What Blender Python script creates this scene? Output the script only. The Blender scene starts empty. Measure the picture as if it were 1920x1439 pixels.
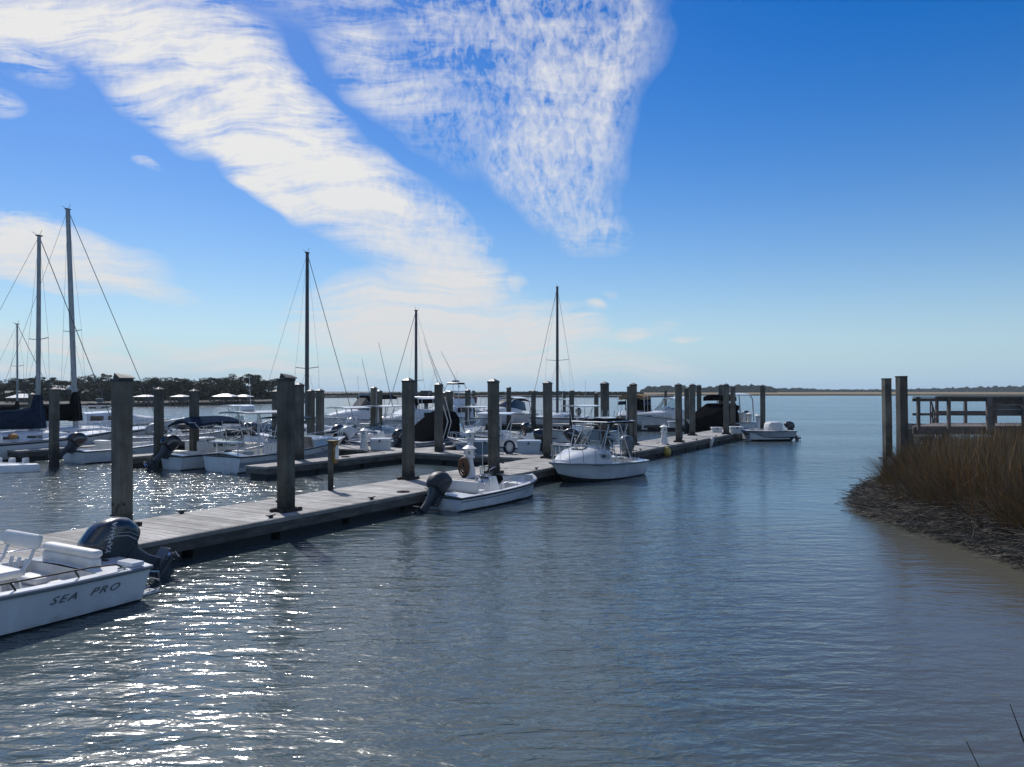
import bpy, math, random
from mathutils import Vector, Matrix
import numpy as np
random.seed(7)
S = bpy.context.scene
COL = S.collection
R = math.radians
sin, cos, pi = math.sin, math.cos, math.pi

# ---------------------------------------------------------------- camera
CAMZ = 3.34
cam_d = bpy.data.cameras.new('camera'); cam = bpy.data.objects.new('camera', cam_d); COL.objects.link(cam)
cam.location = (0, 0, CAMZ)
cam.rotation_euler = (R(90 + 0.54), 0, 0)
cam_d.sensor_width = 36; cam_d.lens = 36 * 1450 / 1920
cam_d.clip_start = 0.1; cam_d.clip_end = 9000
S.camera = cam

# ---------------------------------------------------------------- world: sky with cirrus
SUN_EL, SUN_AZ = 45.0, -28.0          # azimuth in degrees from +Y towards +X
w = bpy.data.worlds.new('World'); S.world = w; w.use_nodes = True
nt = w.node_tree; nt.nodes.clear()
def N(t, **k):
    n = nt.nodes.new(t)
    for a, b in k.items(): setattr(n, a, b)
    return n
def L(a, b): nt.links.new(a, b)
def setin(n, i, v):
    if hasattr(v, 'is_linked') or hasattr(v, 'links'): L(v, n.inputs[i])
    else: n.inputs[i].default_value = v
def M(op, a, b=0.0, c=0.0, clamp=False):
    n = N('ShaderNodeMath', operation=op, use_clamp=clamp)
    setin(n, 0, a); setin(n, 1, b)
    if op in ('MULTIPLY_ADD', 'SMOOTH_MAX', 'SMOOTH_MIN'): setin(n, 2, c)
    return n.outputs[0]
def MR(v, a, b, c=0.0, d=1.0, kind='SMOOTHSTEP'):
    n = N('ShaderNodeMapRange', interpolation_type=kind)
    setin(n, 0, v); n.inputs[1].default_value = a; n.inputs[2].default_value = b
    n.inputs[3].default_value = c; n.inputs[4].default_value = d
    return n.outputs[0]
def NZ(vec, scale, detail=6, rough=0.55, dist=0.0, lac=2.0):
    n = N('ShaderNodeTexNoise'); L(vec, n.inputs['Vector'])
    n.inputs['Scale'].default_value = scale; n.inputs['Detail'].default_value = detail
    n.inputs['Roughness'].default_value = rough; n.inputs['Distortion'].default_value = dist
    n.inputs['Lacunarity'].default_value = lac
    return n
tc = N('ShaderNodeTexCoord'); sep = N('ShaderNodeSeparateXYZ'); L(tc.outputs['Generated'], sep.inputs[0])
dx, dy, dz = sep.outputs
sky = N('ShaderNodeTexSky', sky_type='NISHITA'); sky.sun_disc = False
sky.sun_elevation = R(SUN_EL); sky.sun_rotation = R(SUN_AZ)
sky.altitude = 0; sky.air_density = 1.0; sky.dust_density = 0.25; sky.ozone_density = 2.2
hs = N('ShaderNodeHueSaturation'); L(sky.outputs[0], hs.inputs['Color'])
hs.inputs['Saturation'].default_value = 1.55; hs.inputs['Hue'].default_value = 0.514; hs.inputs['Value'].default_value = 1.04
# direction on a plane facing +Y (valid in front), and on a high cloud layer (valid everywhere)
fy = M('MAXIMUM', dy, 0.05)
tx = M('DIVIDE', dx, fy); tz = M('DIVIDE', dz, fy)
tp = N('ShaderNodeCombineXYZ'); L(tx, tp.inputs[0]); L(tz, tp.inputs[1])
cz = M('ADD', M('MAXIMUM', dz, 0.0), 0.12)
cp = N('ShaderNodeCombineXYZ'); L(M('DIVIDE', dx, cz), cp.inputs[0]); L(M('DIVIDE', dy, cz), cp.inputs[1])
# warp so that the cloud edges are ragged
wn = NZ(tp.outputs[0], 3.0, 3, 0.5)
wv = N('ShaderNodeVectorMath', operation='MULTIPLY_ADD'); L(wn.outputs['Color'], wv.inputs[0])
wv.inputs[1].default_value = (0.22, 0.13, 0); L(tp.outputs[0], wv.inputs[2])
wo = N('ShaderNodeVectorMath', operation='SUBTRACT'); L(wv.outputs[0], wo.inputs[0]); wo.inputs[1].default_value = (0.11, 0.065, 0)
# (cx, cy, rx, ry, angle, weight) of the cloud banks in 1/1450 units of that plane
BANKS = [
 (120, 25, 330, 85, 12, 1.0), (380, 140, 270, 95, 36, 1.0), (540, 230, 190, 70, 38, 1.0), (600, 320, 200, 62, 28, .95), (700, 400, 190, 72, 40, 1.0),
 (820, 490, 150, 85, 52, 1.0), (480, 300, 190, 34, 30, .85), (560, 375, 140, 26, 28, .7), (300, 175, 190, 62, 34, .95), (400, 255, 180, 30, 33, .75), (660, 300, 200, 30, 36, .6),
 (760, 600, 180, 78, 0, 1.0), (900, 625, 190, 85, 8, 1.0), (1030, 620, 80, 50, 10, .8), (1080, 690, 240, 34, 4, .62),
 (720, 150, 230, 80, 48, .50), (620, 60, 110, 60, 40, .34), (1010, 80, 240, 210, 8, .52), (1100, 190, 120, 260, 12, .56), (840, 60, 130, 170, -30, .5),
 (1172, 60, 34, 150, 12, .5), (1010, 280, 120, 110, 20, .62), (1060, 360, 105, 80, 30, .60), (1100, 425, 75, 52, 0, .55), (850, 190, 90, 170, -38, .42),
 (70, 465, 240, 60, 9, .92), (215, 520, 170, 26, 12, .80), (60, 520, 200, 22, 8, .7),
 (430, 660, 230, 17, 4, .72), (560, 688, 230, 15, 3, .64), (120, 660, 300, 45, 2, .50), (560, 725, 900, 22, 0, .55),
 (950, 525, 30, 22, 20, .62), (1148, 633, 52, 16, -12, .62), (1265, 632, 44, 10, -12, .52), (1090, 578, 24, 16, 0, .55), (1128, 550, 22, 12, 0, .4),
 (30, 110, 120, 42, 22, .52), (5, 195, 50, 28, 10, .5), (290, 300, 40, 9, 20, .42), (1215, 610, 45, 18, -30, .36),
 (100, -480, 1000, 420, 0, 1.35), (760, -400, 620, 400, 0, 1.15), (1000, -250, 330, 260, 0, .8), (-500, 250, 380, 260, 20, .8), (-420, 560, 330, 60, 5, .7)]
mask = None
for cx, cy, rx, ry, ang, wt in BANKS:
    m = N('ShaderNodeMapping', vector_type='TEXTURE')
    L(wo.outputs[0], m.inputs['Vector'])
    m.inputs['Location'].default_value = ((cx - 960) / 1450, (733 - cy) / 1450, 0)
    m.inputs['Rotation'].default_value = (0, 0, -R(ang))
    m.inputs['Scale'].default_value = (rx / 1450, ry / 1450, 1)
    ln = N('ShaderNodeVectorMath', operation='LENGTH'); L(m.outputs[0], ln.inputs[0])
    v = MR(ln.outputs['Value'], 1.5, 0.25, 0.0, wt * (.95 if cy > -100 else 1))
    mask = v if mask is None else M('SMOOTH_MAX', mask, v, 0.12)
mask = M('MULTIPLY', M('MAXIMUM', M('SUBTRACT', mask, 0.13), 0.0), 1.10)
front = MR(dy, 0.05, 0.25)
back = NZ(cp.outputs[0], 0.45, 4, 0.5)
mask = M('ADD', M('MULTIPLY', mask, front), M('MULTIPLY', MR(back.outputs['Fac'], 0.5, 0.72, 0, 0.75), M('SUBTRACT', 1.0, front)))
# streaks along the wind, fine mackerel ripples
st = N('ShaderNodeMapping'); L(wo.outputs[0], st.inputs['Vector']); st.inputs['Rotation'].default_value = (0, 0, R(33)); st.inputs['Scale'].default_value = (3.4, 22, 1)
n1 = NZ(st.outputs[0], 1.6, 9, 0.68, 0.5)
st2 = N('ShaderNodeMapping'); L(wo.outputs[0], st2.inputs['Vector']); st2.inputs['Rotation'].default_value = (0, 0, R(4)); st2.inputs['Scale'].default_value = (2.4, 26, 1)
n1b = NZ(st2.outputs[0], 1.6, 9, 0.68, 0.5)
lowm = MR(tz, 0.10, 0.24)
mixs = N('ShaderNodeMix', data_type='FLOAT'); L(lowm, mixs.inputs[0]); L(n1b.outputs['Fac'], mixs.inputs[2]); L(n1.outputs['Fac'], mixs.inputs[3])
st3 = N('ShaderNodeMapping'); L(tp.outputs[0], st3.inputs['Vector']); st3.inputs['Rotation'].default_value = (0, 0, R(-24)); st3.inputs['Scale'].default_value = (1.7, 1, 1)
n2 = NZ(st3.outputs[0], 60, 5, 0.62, 0.5)
n3 = NZ(tp.outputs[0], 7, 8, 0.62)
ax, az = M('SUBTRACT', M('DIVIDE', dx, fy), 0.105), M('SUBTRACT', tz, 0.10)
ang = M('ARCTAN2', ax, az); rad = M('SQRT', M('ADD', M('MULTIPLY', ax, ax), M('MULTIPLY', az, az)))
pv = N('ShaderNodeCombineXYZ'); L(M('MULTIPLY', ang, 4.0), pv.inputs[0]); L(M('MULTIPLY', rad, 5.0), pv.inputs[1])
pw = N('ShaderNodeVectorMath', operation='MULTIPLY_ADD'); L(wn.outputs['Color'], pw.inputs[0]); pw.inputs[1].default_value = (.9, .5, 0); L(pv.outputs[0], pw.inputs[2])
n4 = NZ(pw.outputs[0], 2.2, 8, 0.6, 0.2)
ripz = M('MULTIPLY', MR(tx, -0.28, 0.0), MR(tz, 0.14, 0.26))       # ripples in the high bank on the right
nn = M('ADD', M('MULTIPLY', M('SUBTRACT', mixs.outputs[0], 0.5), M('SUBTRACT', 3.3, M('MULTIPLY', ripz, 2.6))), M('MULTIPLY', M('SUBTRACT', n3.outputs['Fac'], 0.5), 0.8))
nn = M('ADD', nn, M('MULTIPLY', M('SUBTRACT', n2.outputs['Fac'], 0.5), M('MULTIPLY_ADD', ripz, 0.75, 0.45)))
st5 = N('ShaderNodeMapping'); L(wo.outputs[0], st5.inputs['Vector']); st5.inputs['Rotation'].default_value = (0, 0, R(36)); st5.inputs['Scale'].default_value = (3.0, 9.0, 1)
n5 = NZ(st5.outputs[0], 1.0, 5, 0.6, 0.3)
nn = M('ADD', nn, M('MULTIPLY', M('SUBTRACT', n5.outputs['Fac'], 0.5), MR(tz, 0.10, 0.22, 0.4, 1.7)))
nn = M('ADD', nn, M('MULTIPLY', M('SUBTRACT', n4.outputs['Fac'], 0.5), M('MULTIPLY', ripz, 1.3)))
cover = M('MULTIPLY', M('ADD', mask, M('MULTIPLY', nn, MR(mask, 0.02, 0.35, 0.0, 1.0, 'LINEAR'))), 1.0)
cloud = MR(cover, 0.02, 1.0, 0, 1, 'LINEAR')
cloud = M('MULTIPLY', M('POWER', cloud, 0.85), 0.96)
cloud = M('MULTIPLY', cloud, MR(dz, -0.01, 0.03))
elev = M('MAXIMUM', dz, 0.0)
haz = N('ShaderNodeMix', data_type='RGBA'); L(M('POWER', 2.718, M('MULTIPLY', elev, -8.5)), haz.inputs[0]); L(hs.outputs[0], haz.inputs[6]); haz.inputs[7].default_value = (3.75, 5.7, 7.7, 1)
mix = N('ShaderNodeMix', data_type='RGBA'); L(cloud, mix.inputs[0]); L(haz.outputs[2], mix.inputs[6])
cc = N('ShaderNodeMix', data_type='RGBA'); L(MR(tz, 0.0, 0.35), cc.inputs[0]); cc.inputs[6].default_value = (7.0, 7.05, 7.2, 1); cc.inputs[7].default_value = (8.5, 8.4, 8.2, 1)
sdv = N('ShaderNodeVectorMath', operation='DOT_PRODUCT'); L(tc.outputs['Generated'], sdv.inputs[0])
sdv.inputs[1].default_value = (sin(R(SUN_AZ)) * cos(R(SUN_EL)), cos(R(SUN_AZ)) * cos(R(SUN_EL)), sin(R(SUN_EL)))
glow = M('ADD', 1.0, M('MULTIPLY', MR(sdv.outputs['Value'], 0.945, 1.0), 4.0))      # thin cloud is brightest round the sun
cg = N('ShaderNodeVectorMath', operation='SCALE'); L(cc.outputs[2], cg.inputs[0]); L(glow, cg.inputs[3])
L(cg.outputs[0], mix.inputs[7])
bg = N('ShaderNodeBackground'); L(mix.outputs[2], bg.inputs[0]); bg.inputs[1].default_value = 0.10
wout = N('ShaderNodeOutputWorld'); L(bg.outputs[0], wout.inputs[0])

# ---------------------------------------------------------------- sun and exposure
sd = bpy.data.lights.new('sun', 'SUN'); sun = bpy.data.objects.new('sun', sd); COL.objects.link(sun)
sd.energy = 3.8; sd.angle = R(1.4); sd.color = (1.0, 0.97, 0.93)
sun.location = (-30, 60, 60)
sdir = Vector((sin(R(SUN_AZ)) * cos(R(SUN_EL)), cos(R(SUN_AZ)) * cos(R(SUN_EL)), sin(R(SUN_EL))))
sun.rotation_euler = (-sdir).to_track_quat('-Z', 'Y').to_euler()
S.view_settings.view_transform = 'Standard'; S.view_settings.look = 'None'
S.view_settings.exposure = 0; S.view_settings.gamma = 1; S.view_settings.use_curve_mapping = False

# ---------------------------------------------------------------- helpers
def tag(o, label=None, cat=None, group=None, kind=None):
    if label: o['label'] = label
    if cat: o['category'] = cat
    if group: o['group'] = group
    if kind: o['kind'] = kind
    return o
def empty(name, loc=(0, 0, 0), rz=0.0, label=None, cat=None, group=None):
    o = bpy.data.objects.new(name, None); COL.objects.link(o); o.empty_display_size = 0.3
    o.location = loc; o.rotation_euler = (0, 0, rz)
    return tag(o, label, cat, group)
def kids(o): return [c for c in bpy.data.objects if c.parent == o]
def copy_tree(o, parent=None):
    c = o.copy(); COL.objects.link(c); c.parent = parent
    for k in list(o.children): copy_tree(k, c)
    return c

class MB:
    """collects shapes, then links them as ONE mesh object"""
    def __init__(s): s.v = []; s.f = []; s.m = []; s.mi = 0; s.T = Matrix.Identity(4)
    def add(s, vs, fs):
        b = len(s.v)
        s.v += [tuple(s.T @ Vector(p)) for p in vs]
        for f in fs: s.f.append([b + i for i in f]); s.m.append(s.mi)
    def box(s, c, d, rz=0.0, ry=0.0, rx=0.0, taper=1.0):
        x, y, z = d[0] / 2, d[1] / 2, d[2] / 2; t = taper
        m = Matrix.Translation(c) @ Matrix.Rotation(rz, 4, 'Z') @ Matrix.Rotation(ry, 4, 'Y') @ Matrix.Rotation(rx, 4, 'X')
        p = [(-x, -y, -z), (x, -y, -z), (x, y, -z), (-x, y, -z), (-x * t, -y * t, z), (x * t, -y * t, z), (x * t, y * t, z), (-x * t, y * t, z)]
        s.add([tuple(m @ Vector(q)) for q in p], [(3, 2, 1, 0), (4, 5, 6, 7), (0, 1, 5, 4), (1, 2, 6, 5), (2, 3, 7, 6), (3, 0, 4, 7)])
    def loft(s, rings, closed=True, cap0=False, cap1=False):
        n = len(rings[0]); vs = [p for r in rings for p in r]; fs = []
        for i in range(len(rings) - 1):
            for j in range(n if closed else n - 1):
                k = (j + 1) % n
                fs.append((i * n + j, i * n + k, (i + 1) * n + k, (i + 1) * n + j))
        if cap0: fs.append(tuple(range(n - 1, -1, -1)))
        if cap1: fs.append(tuple((len(rings) - 1) * n + j for j in range(n)))
        s.add(vs, fs)
    def tube(s, pts, r, n=6, cap=True):
        pts = [Vector(p) for p in pts]; rings = []
        for i, p in enumerate(pts):
            a = pts[i - 1] if i > 0 else p; b = pts[i + 1] if i < len(pts) - 1 else p
            d = (b - a).normalized()
            u = d.cross(Vector((0, 0, 1)))
            if u.length < 0.05: u = d.cross(Vector((1, 0, 0)))
            u.normalize(); q = u.cross(d)
            rr = r[i] if isinstance(r, (list, tuple)) else r
            rings.append([tuple(p + (u * cos(2 * pi * k / n) + q * sin(2 * pi * k / n)) * rr) for k in range(n)])
        s.loft(rings, True, cap, cap)
    def lathe(s, prof, c=(0, 0, 0), n=12, sq=0):
        rings = []
        for r, z in prof:
            rings.append([(c[0] + r * cos(2 * pi * (k + .5 * sq) / n), c[1] + r * sin(2 * pi * (k + .5 * sq) / n), c[2] + z) for k in range(n)])
        s.loft(rings, True, True, True)
    def prism(s, pts, z0, z1, taper=None):
        a = [(p[0], p[1], z0) for p in pts]; q = taper or pts
        s.loft([a, [(p[0], p[1], z1) for p in q]], True, True, True)
    def sphere(s, c, r, n=10, m=6):
        rx, ry, rz = (r, r, r) if not isinstance(r, (tuple, list)) else r
        rings = []
        for i in range(m + 1):
            a = -pi / 2 + pi * i / m; cr = max(cos(a), 0.02)
            rings.append([(c[0] + rx * cr * cos(2 * pi * k / n), c[1] + ry * cr * sin(2 * pi * k / n), c[2] + rz * sin(a)) for k in range(n)])
        s.loft(rings, True, True, True)
    def mesh(s, name, mats, smooth=None):
        me = bpy.data.meshes.new(name); me.from_pydata(s.v, [], s.f)
        for mm in (mats if isinstance(mats, (list, tuple)) else [mats]): me.materials.append(mm)
        if any(s.m): me.polygons.foreach_set('material_index', s.m)
        if smooth is not None:
            me.polygons.foreach_set('use_smooth', [True] * len(me.polygons)); me.set_sharp_from_angle(angle=R(smooth))
        me.validate(); me.update(); return me
    def build(s, name, mats, parent=None, smooth=None, bevel=0, loc=None):
        o = bpy.data.objects.new(name, s.mesh(name, mats, smooth)); COL.objects.link(o); o.parent = parent
        if loc: o.location = loc
        if bevel:
            b = o.modifiers.new('bevel', 'BEVEL'); b.width = bevel; b.segments = 2; b.limit_method = 'ANGLE'; b.angle_limit = R(40)
        return o
def inst(name, me, parent=None, loc=(0, 0, 0), rot=(0, 0, 0), scale=(1, 1, 1)):
    o = bpy.data.objects.new(name, me); COL.objects.link(o); o.parent = parent
    o.location = loc; o.rotation_euler = rot; o.scale = scale
    return o

# ---------------------------------------------------------------- materials
MATS = {}
def mat(name, col, rough=0.5, metal=0.0, var=0.0, vscale=3.0, bump=0.0, bscale=40.0, stretch=(1, 1, 1), col2=None, dirt=None, objrand=0.0, coat=0.0, spec=0.5, alpha=1.0, stain=0.0):
    if name in MATS: return MATS[name]
    m = bpy.data.materials.new(name); m.use_nodes = True; t = m.node_tree; p = t.nodes['Principled BSDF']
    p.inputs['Roughness'].default_value = rough; p.inputs['Metallic'].default_value = metal
    p.inputs['Coat Weight'].default_value = coat; p.inputs['Specular IOR Level'].default_value = spec
    p.inputs['Base Color'].default_value = (*col, 1)
    tcn = t.nodes.new('ShaderNodeTexCoord'); mp = t.nodes.new('ShaderNodeMapping'); mp.inputs['Scale'].default_value = stretch
    t.links.new(tcn.outputs['Object'], mp.inputs[0])
    if objrand:      # shift the pattern from one copy to the next
        oi0 = t.nodes.new('ShaderNodeObjectInfo'); sh0 = t.nodes.new('ShaderNodeVectorMath'); sh0.operation = 'SCALE'; sh0.inputs[0].default_value = (37, 53, 29); t.links.new(oi0.outputs['Random'], sh0.inputs[3])
        t.links.new(sh0.outputs[0], mp.inputs['Location'])
    out = None
    if var or col2:
        n = t.nodes.new('ShaderNodeTexNoise'); n.inputs['Scale'].default_value = vscale; n.inputs['Detail'].default_value = 6; n.inputs['Roughness'].default_value = 0.6
        t.links.new(mp.outputs[0], n.inputs['Vector'])
        r = t.nodes.new('ShaderNodeValToRGB'); r.color_ramp.elements[0].position = 0.33; r.color_ramp.elements[1].position = 0.67
        c2 = col2 or tuple(c * (1 + var) for c in col); c1 = col if col2 else tuple(c * (1 - var) for c in col)
        r.color_ramp.elements[0].color = (*c1, 1); r.color_ramp.elements[1].color = (*[min(c, 1) for c in c2], 1)
        t.links.new(n.outputs['Fac'], r.inputs[0]); out = r.outputs[0]
        rr = t.nodes.new('ShaderNodeMapRange'); t.links.new(n.outputs['Fac'], rr.inputs[0]); rr.inputs[3].default_value = max(rough - .12, .03); rr.inputs[4].default_value = min(rough + .12, 1)
        t.links.new(rr.outputs[0], p.inputs['Roughness'])
    if objrand:
        oi = t.nodes.new('ShaderNodeObjectInfo'); mr = t.nodes.new('ShaderNodeMapRange'); t.links.new(oi.outputs['Random'], mr.inputs[0])
        mr.inputs[3].default_value = 1 - objrand; mr.inputs[4].default_value = 1 + objrand
        mx = t.nodes.new('ShaderNodeVectorMath'); mx.operation = 'SCALE'
        if out: t.links.new(out, mx.inputs[0])
        else: mx.inputs[0].default_value = col
        t.links.new(mr.outputs[0], mx.inputs[3]); out = mx.outputs[0]
    if dirt:   # (colour, z0, z1): stain up from z0 fading out at z1, object space
        dcol, z0, z1 = dirt
        sx = t.nodes.new('ShaderNodeSeparateXYZ'); t.links.new(tcn.outputs['Object'], sx.inputs[0])
        nz = t.nodes.new('ShaderNodeTexNoise'); nz.inputs['Scale'].default_value = 4; nz.inputs['Detail'].default_value = 5
        t.links.new(tcn.outputs['Object'], nz.inputs['Vector'])
        ad = t.nodes.new('ShaderNodeMath'); ad.operation = 'MULTIPLY_ADD'; t.links.new(nz.outputs['Fac'], ad.inputs[0]); ad.inputs[1].default_value = (z1 - z0) * 1.2; t.links.new(sx.outputs[2], ad.inputs[2])
        m2 = t.nodes.new('ShaderNodeMapRange'); m2.interpolation_type = 'SMOOTHSTEP'; t.links.new(ad.outputs[0], m2.inputs[0]); m2.inputs[1].default_value = z1 + (z1 - z0) * .6; m2.inputs[2].default_value = z0 + (z1 - z0) * .6
        mx = t.nodes.new('ShaderNodeMix'); mx.data_type = 'RGBA'; t.links.new(m2.outputs[0], mx.inputs[0])
        if out: t.links.new(out, mx.inputs[6])
        else: mx.inputs[6].default_value = (*col, 1)
        mx.inputs[7].default_value = (*dcol, 1); out = mx.outputs[2]
    if stain:        # broad weather stains lying across neighbouring pieces
        g0 = t.nodes.new('ShaderNodeNewGeometry'); n0 = t.nodes.new('ShaderNodeTexNoise'); n0.inputs['Scale'].default_value = stain; n0.inputs['Detail'].default_value = 5; n0.inputs['Roughness'].default_value = .65
        t.links.new(g0.outputs['Position'], n0.inputs['Vector']); r0 = t.nodes.new('ShaderNodeMapRange'); t.links.new(n0.outputs['Fac'], r0.inputs[0]); r0.inputs[1].default_value = .32; r0.inputs[2].default_value = .66; r0.inputs[3].default_value = .52; r0.inputs[4].default_value = 1.25
        x0 = t.nodes.new('ShaderNodeVectorMath'); x0.operation = 'SCALE'; t.links.new(r0.outputs[0], x0.inputs[3])
        if out: t.links.new(out, x0.inputs[0])
        else: x0.inputs[0].default_value = col
        out = x0.outputs[0]
    if out: t.links.new(out, p.inputs['Base Color'])
    if bump:
        n = t.nodes.new('ShaderNodeTexNoise'); n.inputs['Scale'].default_value = bscale; n.inputs['Detail'].default_value = 5
        t.links.new(mp.outputs[0], n.inputs['Vector'])
        b = t.nodes.new('ShaderNodeBump'); b.inputs['Strength'].default_value = bump; b.inputs['Distance'].default_value = 0.02
        t.links.new(n.outputs['Fac'], b.inputs['Height']); t.links.new(b.outputs[0], p.inputs['Normal'])
    if alpha < 1: p.inputs['Alpha'].default_value = alpha
    MATS[name] = m; return m
def glass(name, col, rough=0.03, trans=1.0):
    m = bpy.data.materials.new(name); m.use_nodes = True; p = m.node_tree.nodes['Principled BSDF']
    p.inputs['Base Color'].default_value = (*col, 1); p.inputs['Roughness'].default_value = rough; p.inputs['Transmission Weight'].default_value = trans; p.inputs['IOR'].default_value = 1.05
    p.inputs['Specular IOR Level'].default_value = 1.0
    return m
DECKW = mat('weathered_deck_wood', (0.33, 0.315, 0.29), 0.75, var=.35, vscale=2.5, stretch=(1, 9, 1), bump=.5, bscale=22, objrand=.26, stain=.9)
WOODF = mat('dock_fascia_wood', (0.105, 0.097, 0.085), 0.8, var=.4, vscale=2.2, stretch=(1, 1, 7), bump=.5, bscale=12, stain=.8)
FLOAT = mat('dock_float_black', (0.018, 0.019, 0.02), 0.7, var=.3, vscale=3)
PILEM = mat('pile_timber', (0.108, 0.101, 0.080), 0.85, var=.28, vscale=1.3, stretch=(5, 5, .5), bump=.35, bscale=10, dirt=((0.022, 0.021, 0.018), 0.45, 1.15), objrand=.16, stain=1.3)
CAPM = mat('pile_cap_metal', (0.03, 0.031, 0.033), 0.5, metal=.2, var=.3, vscale=6)
GALV = mat('galvanised_steel', (0.22, 0.22, 0.22), 0.5, metal=.6, var=.3, vscale=8)
DARKMETAL = mat('dark_iron', (0.03, 0.028, 0.026), 0.6, metal=.3, var=.4, vscale=8)

# marina frame: v runs along the main dock away from the camera, u across it (to the right)
UD = (0.863, -0.505); VD = (0.505, 0.863)
DOCK_ANG = math.atan2(.863, .505)
def W(u, v, z=0.0): return (u * UD[0] + v * VD[0], u * UD[1] + v * VD[1], z)
# ---------------------------------------------------------------- water
def water():
    m = bpy.data.materials.new('river_water'); m.use_nodes = True; t = m.node_tree; p = t.nodes['Principled BSDF']
    p.inputs['Base Color'].default_value = (0.040, 0.043, 0.036, 1); p.inputs['Roughness'].default_value = 0.15; p.inputs['IOR'].default_value = 1.48
    g = t.nodes.new('ShaderNodeNewGeometry')
    def mp(scale, rot=0):
        q = t.nodes.new('ShaderNodeMapping'); q.inputs['Scale'].default_value = scale; q.inputs['Rotation'].default_value = (0, 0, R(rot)); t.links.new(g.outputs['Position'], q.inputs[0]); return q
    def nz(q, sc, det, ro=.5, di=0.0):
        n = t.nodes.new('ShaderNodeTexNoise'); t.links.new(q.outputs[0], n.inputs['Vector']); n.inputs['Scale'].default_value = sc; n.inputs['Detail'].default_value = det; n.inputs['Roughness'].default_value = ro; n.inputs['Distortion'].default_value = di; return n
    def mth(op, a, b, c=None):
        n = t.nodes.new('ShaderNodeMath'); n.operation = op
        for i, x in enumerate((a, b, c)):
            if x is None: continue
            if isinstance(x, (int, float)): n.inputs[i].default_value = x
            else: t.links.new(x, n.inputs[i])
        return n.outputs[0]
    # slow patches where the wind leaves the water smoother
    pa = nz(mp((.045, .10, 1), 12), 1.0, 3)
    mr = t.nodes.new('ShaderNodeMapRange'); t.links.new(pa.outputs['Fac'], mr.inputs[0]); mr.inputs[1].default_value = .36; mr.inputs[2].default_value = .62; mr.inputs[3].default_value = .45; mr.inputs[4].default_value = 1.0
    # calm lee near the marsh bank on the right
    sx = t.nodes.new('ShaderNodeSeparateXYZ'); t.links.new(g.outputs['Position'], sx.inputs[0])
    lee = t.nodes.new('ShaderNodeMapRange'); lee.interpolation_type = 'SMOOTHSTEP'; t.links.new(mth('MULTIPLY_ADD', sx.outputs[1], -0.10, sx.outputs[0]), lee.inputs[0])
    lee.inputs[1].default_value = -0.5; lee.inputs[2].default_value = 5.5; lee.inputs[3].default_value = 1.0; lee.inputs[4].default_value = 0.24
    nearm = t.nodes.new('ShaderNodeMapRange'); nearm.interpolation_type = 'SMOOTHSTEP'; t.links.new(sx.outputs[1], nearm.inputs[0]); nearm.inputs[1].default_value = 20; nearm.inputs[2].default_value = 34
    leef = mth('MAXIMUM', lee.outputs[0], nearm.outputs[0])
    amp = mth('MULTIPLY', mr.outputs[0], leef)
    a = nz(mp((.42, 1.25, 1), 7), 1.8, 3, .5, .35)        # ~0.6 m wavelets
    b = nz(mp((.6, 1.25, 1), -12), 4.6, 3, .5, .5)     # ripples
    c = nz(mp((.8, 1.2, 1), 30), 15.0, 2, .5)
    h = mth('MULTIPLY', a.outputs['Fac'], 0.85)
    h = mth('MULTIPLY_ADD', b.outputs['Fac'], 0.42, h)
    h = mth('MULTIPLY_ADD', c.outputs['Fac'], 0.035, h)
    h = mth('MULTIPLY', h, amp)
    bp = t.nodes.new('ShaderNodeBump'); bp.inputs['Strength'].default_value = 1.0; bp.inputs['Distance'].default_value = 0.125
    t.links.new(h, bp.inputs['Height']); t.links.new(bp.outputs[0], p.inputs['Normal'])
    # silt in the shallows by the bank
    sh = t.nodes.new('ShaderNodeMix'); sh.data_type = 'RGBA'; sh.inputs[6].default_value = (0.092, 0.088, 0.066, 1); sh.inputs[7].default_value = (0.048, 0.072, 0.076, 1)
    si = t.nodes.new('ShaderNodeMapRange'); si.interpolation_type = 'SMOOTHSTEP'; t.links.new(mth('MULTIPLY_ADD', sx.outputs[1], -0.10, sx.outputs[0]), si.inputs[0]); si.inputs[1].default_value = -0.8; si.inputs[2].default_value = 5.5; si.inputs[3].default_value = 0; si.inputs[4].default_value = 1
    nf = t.nodes.new('ShaderNodeMapRange'); nf.interpolation_type = 'SMOOTHSTEP'; t.links.new(sx.outputs[1], nf.inputs[0]); nf.inputs[1].default_value = 26; nf.inputs[2].default_value = 15
    silt = mth('SUBTRACT', 1.0, mth('MULTIPLY', si.outputs[0], nf.outputs[0]))
    t.links.new(silt, sh.inputs[0]); t.links.new(sh.outputs[2], p.inputs['Base Color'])
    b = MB(); b.add([(-3500, -60, 0), (3500, -60, 0), (3500, 5000, 0), (-3500, 5000, 0)], [(0, 1, 2, 3)])
    tag(b.build('water', m), kind='structure')
water()
b = MB(); b.add([(-4000, -200, -2.5), (4000, -200, -2.5), (4000, 6000, -2.5), (-4000, 6000, -2.5)], [(0, 1, 2, 3)])
tag(b.build('river_bed', mat('river_mud', (.06, .055, .045), .9, var=.2, vscale=.5)), kind='structure')

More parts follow.
